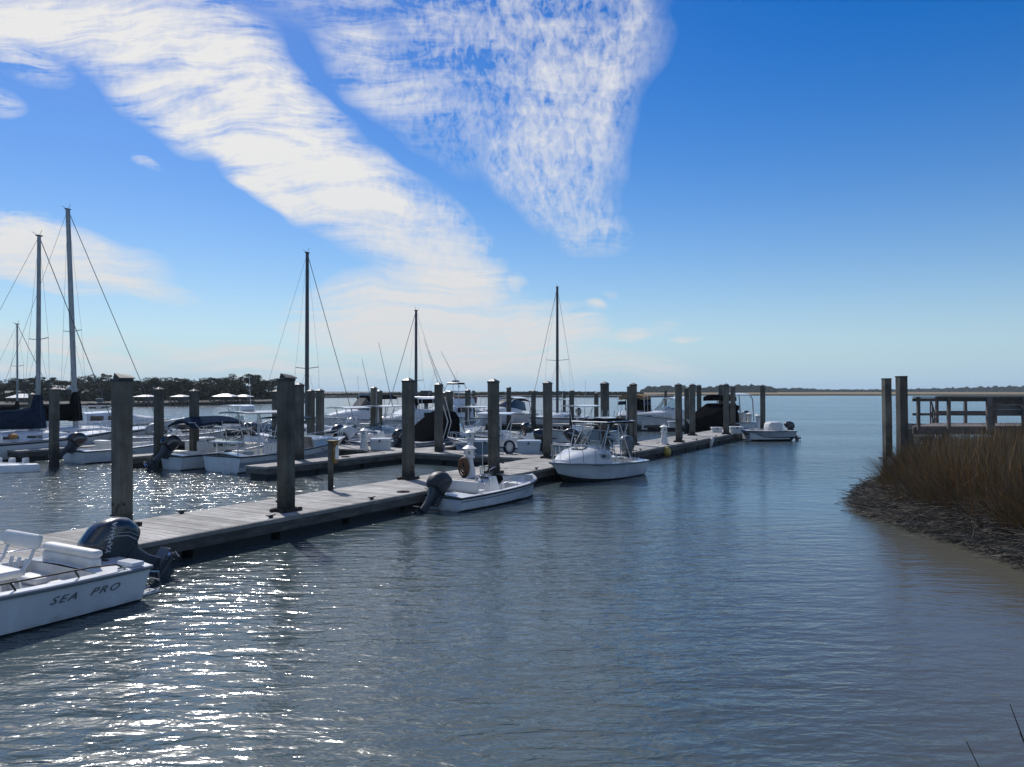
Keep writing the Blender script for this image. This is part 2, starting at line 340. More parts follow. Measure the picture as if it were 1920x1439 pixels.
# ---------------------------------------------------------------- floating docks
PLANK = {}
def plank_mesh(length, wid):
    k = (round(length, 2), wid)
    if k not in PLANK:
        b = MB(); b.box((0, 0, 0), (length, wid, .036)); PLANK[k] = b.mesh('plank', DECKW)
    return PLANK[k]
def dock(label, cat, u0, u1, v0, v1, along='v', pieces=True, step=.15, zt=.5, group=None):
    """deck between u0..u1 and v0..v1; planks lie across the long axis"""
    cu, cv = (u0 + u1) / 2, (v0 + v1) / 2
    root = empty('floating_dock', W(cu, cv), DOCK_ANG, label, cat, group)   # local x = v, local y = -u
    lv, lu = v1 - v0, u1 - u0
    fr = MB()
    for s in (-1, 1):
        fr.box((0, s * (lu / 2 - .02), zt - .175), (lv, .045, .26)); fr.box((s * (lv / 2 - .02), 0, zt - .16), (.045, lu - .09, .23))
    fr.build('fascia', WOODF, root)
    ed = MB()
    for s in (-1, 1):
        ed.box((0, s * (lu / 2 + .016), zt - .05), (lv + .06, .03, .085)); ed.box((s * (lv / 2 + .016), 0, zt - .05), (.03, lu, .085))
    ed.build('rub_strip', mat('rub_strip_grey', (.22, .215, .20), .7, var=.3, vscale=2), root)
    fl = MB(); L_, A_ = (lv, 'x') if along == 'v' else (lu, 'y')
    n = max(1, int(L_ / 2.2))
    for i in range(n):
        c = -L_ / 2 + (i + .5) * L_ / n
        fl.box((c, 0, .06) if A_ == 'x' else (0, c, .06), (L_ / n - .25, lu - .2, .42) if A_ == 'x' else (lv - .2, L_ / n - .25, .42))
    fl.build('float', FLOAT, root)
    rnd = random.Random(int(abs(u0 * 31 + v0 * 7)))
    n = int(L_ / step)
    if pieces:
        me = plank_mesh((lu if along == 'v' else lv) - .02, round(step - .009, 3))
        for i in range(n):
            c = -L_ / 2 + (i + .5) * L_ / n
            j = rnd.uniform(-.0025, .0025)
            if along == 'v': inst('plank', me, root, (c, rnd.uniform(-.006, .006), zt - .018 + j), (rnd.uniform(-.002, .002), 0, pi / 2 + rnd.uniform(-.002, .002)))
            else: inst('plank', me, root, (rnd.uniform(-.006, .006), c, zt - .018 + j), (0, 0, rnd.uniform(-.002, .002)))
    else:
        b = MB()
        for i in range(n):
            c = -L_ / 2 + (i + .5) * L_ / n; z = zt - .018 + rnd.uniform(-.003, .003)
            if along == 'v': b.box((c, 0, z), (L_ / n - .009, lu - .02, .036))
            else: b.box((0, c, z), (lv - .02, L_ / n - .009, .036))
        o = b.build('planks', DECKW, root); o['kind'] = 'stuff'
    return root
main_dock = dock('long grey plank floating dock running from the lower left to the outermost piles', 'dock', -15.75, -13.25, 5.5, 60.0, pieces=True, step=.19)
cross1 = dock('plank walkway leaving the left side of the long dock behind the lighthouse pedestal', 'dock', -47, -15.80, 28.5, 30.5, along='u', pieces=True, step=.19)
finger_a = dock('narrow finger dock reaching towards the camera beside the radar fishing boat', 'dock', -23.6, -22.5, 20.3, 28.45, pieces=True, step=.18)
finger_b = dock('finger dock running away beside the speedboat with black canvas', 'dock', -23.5, -22.5, 30.55, 40, pieces=True, step=.18)
finger_c = dock('dark finger dock between the blue bimini boat and the white skiff at left', 'dock', -31.9, -31.0, 20.5, 28.45, pieces=False)
finger_d = dock('dark finger dock at far left beside the sailboat hulls', 'dock', -39.6, -38.6, 19.8, 28.45, pieces=False)

def cleat(root, x, y, z, rz=0):
    b = MB(); b.box((0, 0, .02), (.09, .05, .04)); b.tube([(-.14, 0, .075), (-.07, 0, .055), (.07, 0, .055), (.14, 0, .075)], [.012, .018, .018, .012], 6)
    o = b.build('cleat', DARKMETAL, root, smooth=40); o.location = (x, y, z); o.rotation_euler = (0, 0, rz)
for v in (12.2, 15.6, 18.4, 20.9, 24.6, 27.6, 31.8, 35, 39, 44, 48, 53): cleat(main_dock, v - 32.75, -(1.25 - .12), .5)
for v in (11.6, 16.5, 22, 26, 33, 38): cleat(main_dock, v - 32.75, 1.13, .5)

# far dock rows (further out, seen edge on)
def far_dock(label, x0, y0, x1, y1, wid=1.8, zt=.5):
    a = Vector((x0, y0, 0)); c = Vector((x1, y1, 0)); Ln = (c - a).length
    root = empty('floating_dock', (a + c) / 2, math.atan2(y1 - y0, x1 - x0), label, 'dock')
    b = MB(); b.box((0, -wid / 2 + .02, zt - .14), (Ln, .045, .20)); b.box((0, wid / 2 - .02, zt - .14), (Ln, .045, .20)); b.build('fascia', WOODF, root)
    b = MB(); n = int(Ln / 2.4)
    for i in range(n): b.box((-Ln / 2 + (i + .5) * Ln / n, 0, .06), (Ln / n - .2, wid - .2, .42))
    b.build('float', FLOAT, root)
    b = MB(); n = int(Ln / .3)
    for i in range(n): b.box((-Ln / 2 + (i + .5) * Ln / n, 0, zt - .018), (Ln / n - .01, wid - .06, .036))
    b.build('planks', DECKW, root)['kind'] = 'stuff'
    return root
far_dock('outer dock in front of the white express cruiser and grey sailboat', -2.5, 68.2, 14.6, 64.6)
far_dock('outermost dark dock edge left of the double piles', -30, 66.5, -9.5, 67.0, 1.6)
far_dock('dark dock edge behind the outboard skiffs in the middle', -9.3, 64.5, -3.2, 65.5, 1.6)
far_dock('low dock behind the bimini boat on the left', -33, 54, -15.5, 58.5, 1.6)

CRUST = mat('oyster_crust', (.05, .046, .038), .9, var=.5, vscale=12)
# ---------------------------------------------------------------- square piles
def pile(x, y, ztop, size=.31, rz=DOCK_ANG, cap='pyramid', label='', group='square timber piles of the marina', lean=(0, 0), hoop=True, zb=-2.4, hz=.5):
    root = empty('dock_pile', (x, y, 0), rz, label, 'pile', group); root.rotation_euler = (lean[0], lean[1], rz)
    h = size / 2; c = .022
    def sq(k, z, w=0): 
        a = h - k + w
        return [(-a + c, -a, z), (a - c, -a, z), (a, -a + c, z), (a, a - c, z), (a - c, a, z), (-a + c, a, z), (-a, a - c, z), (-a, -a + c, z)]
    b = MB(); r_ = random.Random(int(x * 91 + y * 17)); rings = []
    zz = np.linspace(zb, ztop, 12)
    for z in zz: rings.append([(px + r_.uniform(-.003, .003), py + r_.uniform(-.003, .003), pz) for px, py, pz in sq(0, float(z))])
    b.loft(rings, True, True, True); b.build('shaft', PILEM, root)
    if cap == 'pyramid':
        b = MB(); b.loft([sq(0, ztop - .045, .012), sq(0, ztop + .012, .014), [(q[0] * .10, q[1] * .10, ztop + .105) for q in sq(0, 0)]], True, True, True)
        b.build('cap', CAPM, root)
    elif cap == 'flat':
        b = MB(); b.loft([sq(0, ztop - .03, .008), sq(0, ztop + .015, .01)], True, True, True); b.build('cap', CAPM, root)
    elif cap == 'bent':     # sheet metal cap folded up on one side
        b = MB(); b.loft([sq(0, ztop - .05, .012), sq(0, ztop + .008, .014)], True, True, True)
        g = h + .02; z0 = ztop + .010
        b.loft([[(-g, .03, z0), (-g, -.01, z0 + .125), (-g, -g - .02, z0 + .02), (-g, -g - .02, z0)], [(g, .03, z0), (g, -.01, z0 + .085), (g, -g - .02, z0 + .02), (g, -g - .02, z0)]], True, True, True)
        b.build('cap', CAPM, root)
    # oyster crust round the foot
    b = MB(); zf = hz - .05 if hoop else 0
    for k in range(46):
        sd_ = r_.randrange(4); t_ = r_.uniform(-h, h); zc = zf + .62 * r_.random() ** 1.7; e = r_.uniform(.018, .045)
        p = ((h, t_), (-h, t_), (t_, h), (t_, -h))[sd_]; b.box((p[0], p[1], zc), (e, e, e * 1.3), rz=r_.uniform(0, 3), rx=r_.uniform(-.6, .6))
    b.build('oyster_crust', CRUST, root)['kind'] = 'stuff'
    if hoop:
        b = MB(); a = h + .035
        for s in (-1, 1):
            b.box((0, s * (a + .02), hz + .045), (2 * a + .1, .04, .09)); b.box((s * (a + .02), 0, hz + .045), (.04, 2 * a, .09))
        b.build('pile_guide', DARKMETAL, root)
        for s in (-1, 1):
            for q in (-1, 1):
                b = MB(); b.box((s * (a + .06), q * (a - .02), hz + .04), (.13, .09, .08), rz=q * s * .3)
                b.build('guide_bracket', DARKMETAL, root, bevel=.008)
    return root
PL = [
 (-15.2, 9.86, 'bent', 3.58, 'nearest and widest square pile, left of centre, beside the tilted grey outboard'),
 (-13.85, 13.1, 'bent', 3.62, 'second nearest square pile, standing at the near edge of the dock with a folded cap'),
 (-15.45, 19.8, 'pyramid', 3.66, 'square pile just left of the small open skiff with raised outboard'),
 (-14.0, 22.7, 'pyramid', 3.66, 'square pile behind the small open skiff, right of the white lighthouse pedestal'),
 (-15.2, 29.0, 'pyramid', 3.66, 'square pile at the bow of the white cuddy fishing boat'),
 (-14.05, 32.4, 'pyramid', 3.66, 'square pile rising behind the dark canopy of the white cuddy fishing boat'),
 (-15.07, 38.4, 'pyramid', 3.66, 'square pile just right of the dark canopy, left edge of the long dock'),
 (-13.67, 41.7, 'pyramid', 3.66, 'square pile right of the small pedestal near the yellow fender'),
 (-14.97, 48.3, 'pyramid', 3.70, 'slim looking pile between the pedestal pile and the black covered boat'),
 (-13.5, 50.9, 'pyramid', 3.72, 'pile in front of the black covered boat at the end of the long dock'),
]
for u, v, cp_, zt_, lb in PL:
    x, y, _ = W(u, v); pile(x, y, zt_, cap=cp_, label=lb, lean=(random.uniform(-.009, .009), random.uniform(-.009, .009)))
def px(pxx, d): return (pxx - 960) * d / 1450
OP = [   # column in the photo, distance, top height, label
 (561, 32.0, 3.58, 'dark pile half hidden behind the second nearest pile'),
 (519, 36.5, 3.30, 'pale pile left of the second nearest pile, beside the radar arch'),
 (600, 38.0, 3.34, 'pile right of the tall dark mast in the middle left'),
 (583, 40.0, 3.32, 'thin looking pile touching the tall dark mast'),
 (365, 34.0, 3.32, 'pile behind the blue bimini canopy'),
 (298, 33.0, 3.40, 'pile left of the blue bimini canopy'),
 (102, 33.5, 3.40, 'pile in front of the dark sail covers at far left'),
 (60, 46.0, 3.12, 'short pile behind the dark sail cover at far left'),
 (701, 46.8, 3.50, 'front one of the double piles behind the white dock box'),
 (711, 50.0, 3.30, 'rear one of the double piles behind the white dock box'),
 (823, 36.1, 3.62, 'pile in front of the black canvas speedboat'),
 (834, 52.0, 3.20, 'narrow pile just right behind the pile of the black canvas boat'),
 (844, 56.0, 3.26, 'blue grey pile left of the tower boat'),
 (877, 58.0, 3.36, 'pile standing before the tower boat flybridge'),
 (954, 66.0, 3.60, 'narrow pile in front of the express cruiser windscreen'),
 (1000, 64.5, 3.30, 'pile at the stern of the express cruiser'),
 (1072, 63.0, 3.32, 'pile in front of the centre console right of the rightmost mast'),
 (1118, 66.5, 3.12, 'low pile in front of the tan canopied boat bow'),
 (1181, 53.0, 3.60, 'pile peeking out left of the pile near the canopy end'),
 (1288, 58.5, 3.50, 'dim pile right of the white bow boat'),
 (1311, 62.0, 3.74, 'slim pile left of the black covered boat'),
 (1352, 60.0, 3.74, 'pile hidden just left of the dock end pile'),
 (1374, 58.0, 3.60, 'pile right of the dock end pile in front of the black canvas boat'),
 (1430, 56.0, 3.68, 'rightmost pile of the marina behind the end skiff'),
]
for c, d, zt_, lb in OP: pile(px(c, d), d, zt_, rz=DOCK_ANG + random.uniform(-.05, .05), label=lb, hoop=False, lean=(random.uniform(-.005, .005), random.uniform(-.005, .005)))
for c, d, zt_, sz, lb in ((888, 85, 3.36, .26, 'thin bare pole just right of the tower boat'), (1058, 92, 3.30, .28, 'thin channel pole behind the rightmost mast boat'), (1248, 112, 3.4, .3, 'thin far pole behind the white bow boat')):
    pile(px(c, d), d, zt_, size=sz, cap='none', label=lb, hoop=False)
# pile carrying an osprey style box
p_ = pile(px(799, 80), 80, 2.7, size=.32, cap='none', hoop=False, label='far pile with a wide crate like box on top, right of the middle mast')
b = MB(); b.box((0, 0, 2.98), (.85, .85, .75)); b.build('box', WOODF, p_)
# leaning piles at right
pile(px(1664, 33), 33, 3.86, size=.30, rz=.1, cap='flat', lean=(0, -.012), hoop=False, label='farther of the two flat topped piles left of the wooden pier', group='pair of piles by the pier')
pile(px(1692, 28), 28, 3.86, size=.30, rz=.15, cap='flat', lean=(0, -.010), hoop=False, label='nearer and taller looking of the two flat topped piles left of the wooden pier', group='pair of piles by the pier')
# ---------------------------------------------------------------- boat kit
GEL = mat('white_gelcoat', (0.66, 0.68, 0.69), 0.25, var=.10, vscale=1.2, stretch=(1, 1, .35), coat=.25, dirt=((.17, .15, .10), -.22, .14))
GELI = mat('cockpit_gelcoat', (0.58, 0.585, 0.57), 0.5, var=.16, vscale=2.2)
GELB = mat('pale_blue_gelcoat', (0.26, 0.36, 0.45), 0.25, var=.1, vscale=1.5, coat=.3)
GELG = mat('grey_gelcoat', (0.32, 0.35, 0.37), 0.3, var=.12, vscale=1.5)
GELD = mat('slate_gelcoat', (0.09, 0.13, 0.17), 0.25, var=.15, vscale=1.5, coat=.2)
GELT = mat('tan_gelcoat', (0.42, 0.36, 0.28), 0.35, var=.12, vscale=1.5)
FOUL = mat('bottom_paint_dark', (0.03, 0.035, 0.045), 0.7, var=.3, vscale=2)
FOULR = mat('bottom_paint_rust', (0.12, 0.05, 0.03), 0.8, var=.4, vscale=2)
RUBB = mat('rub_rail_black', (0.03, 0.032, 0.036), 0.5)
RUBG = mat('rub_rail_grey', (0.17, 0.19, 0.21), 0.5)
VINYL = mat('white_vinyl', (0.68, 0.67, 0.64), 0.55, var=.06, vscale=4, bump=.1, bscale=60)
CHROME = mat('stainless_tube', (0.55, 0.56, 0.58), 0.22, metal=.9)
ALU = mat('white_coated_tube', (0.62, 0.63, 0.64), 0.35, metal=.2)
ALUD = mat('dull_aluminium', (0.30, 0.31, 0.32), 0.4, metal=.6, var=.2, vscale=5)
MASTM = mat('mast_aluminium', (0.30, 0.315, 0.32), 0.45, metal=.35, var=.2, vscale=3)
MASTD = mat('mast_dark_paint', (0.045, 0.055, 0.065), 0.45, var=.2, vscale=3)
COWL = mat('cowling_slate', (0.022, 0.032, 0.045), 0.25, coat=.5, var=.2, vscale=3)
COWLB = mat('cowling_black', (0.012, 0.012, 0.014), 0.25, coat=.4)
COWLW = mat('cowling_white', (0.55, 0.56, 0.57), 0.3)
LEGM = mat('motor_leg_grey', (0.035, 0.045, 0.06), 0.4, var=.2)
CNVB = mat('canvas_navy', (0.018, 0.03, 0.055), 0.8, var=.3, vscale=6, bump=.4, bscale=10, spec=0.0)
CNVK = mat('canvas_black', (0.006, 0.0065, 0.008), 0.85, var=.3, vscale=6, bump=.4, bscale=10, spec=0.0)
CNVG = mat('canvas_slate_blue', (0.035, 0.06, 0.095), 0.8, var=.3, vscale=6, bump=.4, bscale=10, spec=0.0)
CNVT = mat('canvas_tan', (0.20, 0.14, 0.08), 0.85, var=.3, vscale=6, bump=.3, bscale=10, spec=0.0)
CNVW = mat('canvas_offwhite', (0.60, 0.60, 0.58), 0.8, var=.12, vscale=5, bump=.4, bscale=9)
INK = mat('lettering_ink', (0.05, 0.055, 0.06), 0.5)
INKG = mat('lettering_grey', (0.10, 0.12, 0.13), 0.5)
INKW = mat('lettering_white', (0.55, 0.58, 0.6), 0.5)
GLS = glass('windscreen_glass', (0.55, 0.62, 0.66))
GLD = mat('tinted_glass', (0.012, 0.016, 0.022), 0.06, spec=.8)
BROWN = mat('brown_leather', (0.12, 0.06, 0.03), 0.6, var=.3)
RUSTY = mat('amber_plastic', (0.35, 0.16, 0.03), 0.5, var=.3)

def text_mesh(s, size, shear=0.0, space=1.0, ext=.002):
    c = bpy.data.curves.new('lettering', 'FONT'); c.body = s; c.size = size; c.shear = shear; c.space_character = space; c.extrude = ext; c.align_x = 'CENTER'; c.align_y = 'CENTER'; c.resolution_u = 3
    o = bpy.data.objects.new('lettering_tmp', c); COL.objects.link(o)
    bpy.context.view_layer.update()
    me = bpy.data.meshes.new_from_object(o); bpy.data.objects.remove(o); me.name = 'lettering'; return me

class Hull:
    def __init__(s, root, L, B, fs, fb, draft=.3, rake=.9, tr=.14, p=2.3, t0=.35, stern=.92, gw=.14, ta=.07, tb=.9, sole=.1, chine=.86, flare=.0,
                 m=GEL, mb=FOUL, mg=GEL, mi=GELI, rub=RUBB, crown=.03, sheerpow=2.0, nst=18, zc0=.04, stripe=None, rubr=.028):
        s.root, s.L, s.B, s.fs, s.fb, s.rake, s.tr = root, L, B, fs, fb, rake, tr
        s.p, s.t0, s.stern, s.gw, s.sp, s.draft, s.ch, s.flare, s.zc0, s.sole = p, t0, stern, gw, sheerpow, draft, chine, flare, zc0, sole
        ts = sorted(set([round(i / nst, 4) for i in range(nst + 1)] + [ta, tb, .97, .99]))
        b = MB(); n = 5
        rings = []
        for t in ts: rings.append(s.section(t))
        b.loft(rings, False)
        b.m = []; k = len(rings[0]) - 1
        for i in range(len(rings) - 1):
            for j in range(k): b.m.append(1 if 3 <= j <= 6 else 0)
        b.f.append(list(range(len(rings[0])))); b.m.append(0)
        s.o = b.build('hull', [m, mb], root, smooth=38)
        # rub rail
        b = MB()
        for sd_ in (-1, 1):
            b.tube([(s.x(t, 1), sd_ * (s.half(t) + .008), s.z(t) - .03) for t in ts], rubr, 6)
        b.tube([(s.x(0, 1) - .01, y, s.z(0) - .03) for y in (-s.half(0), s.half(0))], rubr, 6)
        b.build('rub_rail', rub, root, smooth=60)
        if stripe:
            b = MB()
            for sd_ in (-1, 1):
                r1 = [s.side(t, stripe[1], sd_, .006) for t in ts]; r2 = [s.side(t, stripe[2], sd_, .006) for t in ts]
                b.loft([r1, r2], False)
            b.build('hull_stripe', stripe[0], root)
        # deck / gunwale cap
        b = MB(); cr = crown
        def o_(t, sd_): return (s.x(t, 1), sd_ * s.half(t), s.z(t))
        def i_(t, sd_, z=None, k=1.0): return (s.x(t, 1), sd_ * max(s.half(t) - gw, .012) * k, (s.z(t) + .018) if z is None else z)
        for a, c in zip(ts[:-1], ts[1:]):
            if a >= ta - 1e-6 and c <= tb + 1e-6:
                for sd_ in (-1, 1):
                    q = [o_(a, sd_), o_(c, sd_), i_(c, sd_), i_(a, sd_)]
                    b.add(q, [(0, 1, 2, 3)])
            else:
                f = lambda t: [o_(t, -1), i_(t, -1), (s.x(t, 1), 0, s.z(t) + .018 + cr * min(1, s.half(t) / .6)), i_(t, 1), o_(t, 1)]
                b.loft([f(a), f(c)], False)
        b.build('gunwale_deck', mg, root, smooth=30)
        # cockpit liner
        if tb > ta + .02:
            b = MB(); tt = [t for t in ts if ta - 1e-6 <= t <= tb + 1e-6]
            for sd_ in (-1, 1):
                b.loft([[i_(t, sd_) for t in tt], [i_(t, sd_, s.z(t) - .03, .985) for t in tt], [i_(t, sd_, sole, .93) for t in tt]], False)
            b.loft([[i_(t, -1, sole, .93) for t in tt], [i_(t, 1, sole, .93) for t in tt]], False)
            for t in (ta, tb): b.add([i_(t, -1), i_(t, 1), i_(t, 1, sole, .93), i_(t, -1, sole, .93)], [(0, 1, 2, 3)])
            b.build('cockpit_liner', mi, root, smooth=30)
    def half(s, t):
        if t < s.t0: return s.B / 2 * (s.stern + (1 - s.stern) * sin(t / s.t0 * pi / 2))
        return max(s.B / 2 * (1 - ((t - s.t0) / (1 - s.t0)) ** s.p), .015)
    def z(s, t): return s.fs + (s.fb - s.fs) * t ** s.sp
    def x(s, t, h):   # h: 0 at the keel, 1 at the sheer
        return s.L * t - s.rake * (1 - h) * t ** 4 - s.tr * h * (1 - t) ** 6 
    def zc(s, t): return s.zc0 + s.fb * .42 * t ** 4
    def section(s, t):
        hb = s.half(t); hc = hb * (s.ch - .30 * t ** 3); zs = s.z(t); zc = s.zc(t); zk = -s.draft * (1 - t ** 5) + (zc - .02) * t ** 5
        def side(sd_):
            a = (s.x(t, 1), sd_ * hb, zs)
            m1 = (s.x(t, .78), sd_ * (hc + (hb - hc) * (.66 - s.flare * t)), zc + (zs - zc) * .66)
            m2 = (s.x(t, .58), sd_ * (hc + (hb - hc) * (.33 - s.flare * t)), zc + (zs - zc) * .33)
            c = (s.x(t, .42), sd_ * hc, zc); k = (s.x(t, .2), sd_ * hc * .5, zc + (zk - zc) * .55)
            return [a, m1, m2, c, k]
        return side(-1) + [(s.x(t, 0), 0, zk)] + side(1)[::-1]
    def side(s, t, f, sd_, off=0.0):   # point on the topside: f 0 chine .. 1 sheer
        sec = s.section(t); pts = [sec[3], sec[2], sec[1], sec[0]]
        q = f * 3; i = min(int(q), 2); q -= i
        a, c = Vector(pts[i]), Vector(pts[i + 1]); p = a.lerp(c, q)
        return (p.x, (abs(p.y) + off) * sd_, p.z)
    def lettering(s, txt, t, f, size, sd_, m=INK, shear=.25, space=1.1, name='lettering', sx=1.0):
        p0 = Vector(s.side(t - .02, f, sd_)); p1 = Vector(s.side(t + .02, f, sd_)); up = (Vector(s.side(t, min(f + .15, 1), sd_)) - Vector(s.side(t, f - .15, sd_))).normalized()
        X = (p1 - p0).normalized() * (-sd_); nrm = X.cross(up).normalized(); up = nrm.cross(X)
        p = Vector(s.side(t, f, sd_)) + nrm * .012
        o = bpy.data.objects.new(name, text_mesh(txt, size, shear, space)); COL.objects.link(o); o.parent = s.root; o.data.materials.append(m)
        mm = Matrix((X, up, nrm)).transposed().to_4x4(); mm.translation = p; o.matrix_local = mm @ Matrix.Diagonal((sx, 1, 1, 1))
        return o

def rrect(lx, ly, r, n=3, cx=0, cy=0):
    pts = []
    for (sx, sy, a0) in ((1, 1, 0), (-1, 1, 90), (-1, -1, 180), (1, -1, 270)):
        for k in range(n + 1):
            a = R(a0 + 90 * k / n); pts.append((cx + sx * (lx / 2 - r) + r * cos(a), cy + sy * (ly / 2 - r) + r * sin(a)))
    return pts
def cushion(root, name, c, d, m=VINYL, r=.05, rz=0, ry=0):
    b = MB(); h = d[2]; e = min(r, h * .45)
    rings = []
    for z, k in ((-h / 2, e), (-h / 2 + e, 0), (h / 2 - e, 0), (h / 2 - e * .3, e * .3), (h / 2, e)):
        rings.append([(x, y, z) for x, y in rrect(d[0] - 2 * k * .8, d[1] - 2 * k * .8, max(r - k * .3, .01))])
    b.loft(rings, True, True, True)
    o = b.build(name, m, root, smooth=50); o.location = c; o.rotation_euler = (0, ry, rz); return o
def outboard(root, x, y, z, tilt=0, sc=1.0, cm=COWL, txt=None, lm=LEGM, txm=INKW, stripe=None, leg=1.0, flip=False):
    b = MB(); b.T = Matrix.Diagonal((1, 1, leg, 1))
    b.loft([[(px_ * k + ox, py_ * k, zz) for px_, py_ in rrect(lx, ly, min(lx, ly) * .4)] for zz, lx, ly, k, ox in ((.06, .46, .30, 1, -.28), (-.12, .26, .20, 1, -.26), (-.45, .24, .13, 1, -.27), (-.78, .30, .10, 1, -.30), (-.92, .34, .06, 1, -.31))], True, True, True)
    b.box((-.36, 0, -.74), (.52, .26, .018)); b.box((-.06, 0, -.12), (.14, .30, .36), ry=0)
    b.tube([(.02, 0, -.97), (-.12, 0, -.97), (-.40, 0, -.97), (-.56, 0, -.97), (-.62, 0, -.97)], [.01, .055, .062, .05, .03], 10)
    b.loft([[(-.12, -.008, -1.0), (-.40, -.008, -1.0), (-.40, .008, -1.0), (-.12, .008, -1.0)], [(-.27, -.004, -1.22), (-.40, -.004, -1.24), (-.40, .004, -1.24), (-.27, .004, -1.22)]], True, True, True)
    mo = b.build('outboard_motor', lm, root, smooth=40, bevel=.006)
    mo.location = (x, y, z); mo.rotation_euler = (0, R(tilt), 0); mo.scale = (sc, sc, sc)
    b = MB()
    prof = ((.05, .56, .33, -.28), (.10, .66, .40, -.29), (.22, .72, .43, -.29), (.40, .74, .44, -.28), (.55, .68, .42, -.24), (.66, .56, .36, -.19), (.72, .42, .26, -.15), (.735, .2, .12, -.13))
    b.loft([[(px_ + ox, py_, zz - .10 * max(0, -(px_ + ox) - .2) * (zz / .5)) for px_, py_ in rrect(lx, ly, min(lx, ly) * .40, 5)] for zz, lx, ly, ox in prof], True, True, True)
    b.build('cowling', cm, mo, smooth=55)
    b = MB()
    for k in range(3):
        a = 2 * pi * k / 3; rr = .19
        p = [(-.56, 0, -.97 * leg), (-.52, rr * .55 * cos(a - .5), -.97 * leg + rr * .55 * sin(a - .5)), (-.57, rr * cos(a), -.97 * leg + rr * sin(a)), (-.63, rr * .6 * cos(a + .55), -.97 * leg + rr * .6 * sin(a + .55))]
        b.add(p + [(q[0] - .012, q[1], q[2]) for q in p], [(0, 1, 2, 3), (7, 6, 5, 4), (0, 4, 5, 1), (1, 5, 6, 2), (2, 6, 7, 3), (3, 7, 4, 0)])
    b.build('propeller', CHROME, mo)
    if stripe:
        b = MB()
        for q, wd in ((0, .018), (.06, .010)):
            for sd_ in (-1, 1):
                yy = .226 * sd_
                b.tube([(-.42 - q, yy * .93, .12), (-.40 - q, yy * 1.0, .28), (-.30 - q, yy * .99, .44), (-.16 - q, yy * .90, .56)], wd * .5, 5)
        b.build('cowling_stripe', stripe, mo)
    if txt:
        for sd_ in (-1, 1):
            o = bpy.data.objects.new('lettering', text_mesh(txt, .115, 0, 1.0)); COL.objects.link(o); o.parent = mo; o.data.materials.append(txm)
            X = Vector((-.92, 0, .40)).normalized() * sd_
            nr = Vector((0, sd_, 0)); up = nr.cross(X).normalized()
            mm = Matrix((X, up, nr)).transposed().to_4x4(); mm.translation = Vector((-.24, sd_ * .224, .50)); o.matrix_local = mm
    return mo
def tubes(root, name, lines, r, m=CHROME, n=6):
    b = MB()
    for l in lines: b.tube(l, r, n)
    return b.build(name, m, root, smooth=60)
def bow_rail(root, H, t1, t2, h=.5, n=5, m=CHROME, r=.014, inset=.10, lean=.05, name='bow_rail', close=True, mid=False):
    ts = [t1 + (t2 - t1) * i / n for i in range(n + 1)]
    for sd_ in (-1, 1):
        top = [(H.x(t, 1) + lean, sd_ * max(H.half(t) - inset, .03), H.z(t) + h) for t in ts]
        base = [(H.x(t, 1), sd_ * max(H.half(t) - inset, .03), H.z(t)) for t in ts]
        lines = [[base[0]] + top]
        if close and sd_ == 1: lines.append([top[-1], (top[-1][0] + .04, -top[-1][1], top[-1][2])])
        for a, c in zip(base[1:], top[1:]): lines.append([a, c])
        if mid: lines.append([tuple((Vector(a) + Vector(c)) / 2) for a, c in zip(base, top)])
        tubes(root, name, lines, r, m)
def canopy(root, name, x0, x1, hw, z, m, camber=.12, th=.035, droop=.0, n=8, k=6, slope=0.0):
    """fabric or hard top; x0 aft, x1 forward"""
    rings = []
    for i in range(n + 1):
        f = i / n; x = x0 + (x1 - x0) * f; zz = z + slope * f - droop * (2 * f - 1) ** 4 * .5
        e = max(0, abs(2 * f - 1) - .8) / .2
        w_ = hw * (1 - .10 * e ** 2)
        top = [(x, w_ * (2 * j / k - 1), zz + camber * (1 - (2 * j / k - 1) ** 2)) for j in range(k + 1)]
        rings.append(top + [(p[0], p[1], p[2] - th) for p in top[::-1]])
    b = MB(); b.loft(rings, True, True, True); return b.build(name, m, root, smooth=40)
def panes(root, base, top, gm=GLS, fm=RUBB, r=.014, name='windscreen', th=.008):
    """windscreen: each pane its own part, frames joined"""
    lines = [list(base), list(top)]
    for a, c in zip(base, top): lines.append([a, c])
    fr = tubes(root, name + '_frame', lines, r, fm)
    for i in range(len(base) - 1):
        a, c, d, e = map(Vector, (base[i], base[i + 1], top[i + 1], top[i])); nr = (c - a).cross(e - a).normalized() * th
        b = MB(); b.add([tuple(q) for q in (a, c, d, e, a + nr, c + nr, d + nr, e + nr)], [(3, 2, 1, 0), (4, 5, 6, 7), (0, 1, 5, 4), (1, 2, 6, 5), (2, 3, 7, 6), (3, 0, 4, 7)])
        b.build('window_pane', gm, fr)
    return fr
def cabin(root, name, st, m=GEL, wr=(.94, .78), smooth=35):
    """st: list of (x, z0, half width, height)"""
    rings = []
    for x, z0, w_, h in st:
        a, c = wr
        rings.append([(x, -w_, z0), (x, -w_ * a, z0 + h * .72), (x, -w_ * c, z0 + h * .95), (x, -w_ * .3, z0 + h * 1.03), (x, w_ * .3, z0 + h * 1.03), (x, w_ * c, z0 + h * .95), (x, w_ * a, z0 + h * .72), (x, w_, z0)])
    b = MB(); b.loft(rings, True, True, True); return b.build(name, m, root, smooth=smooth)
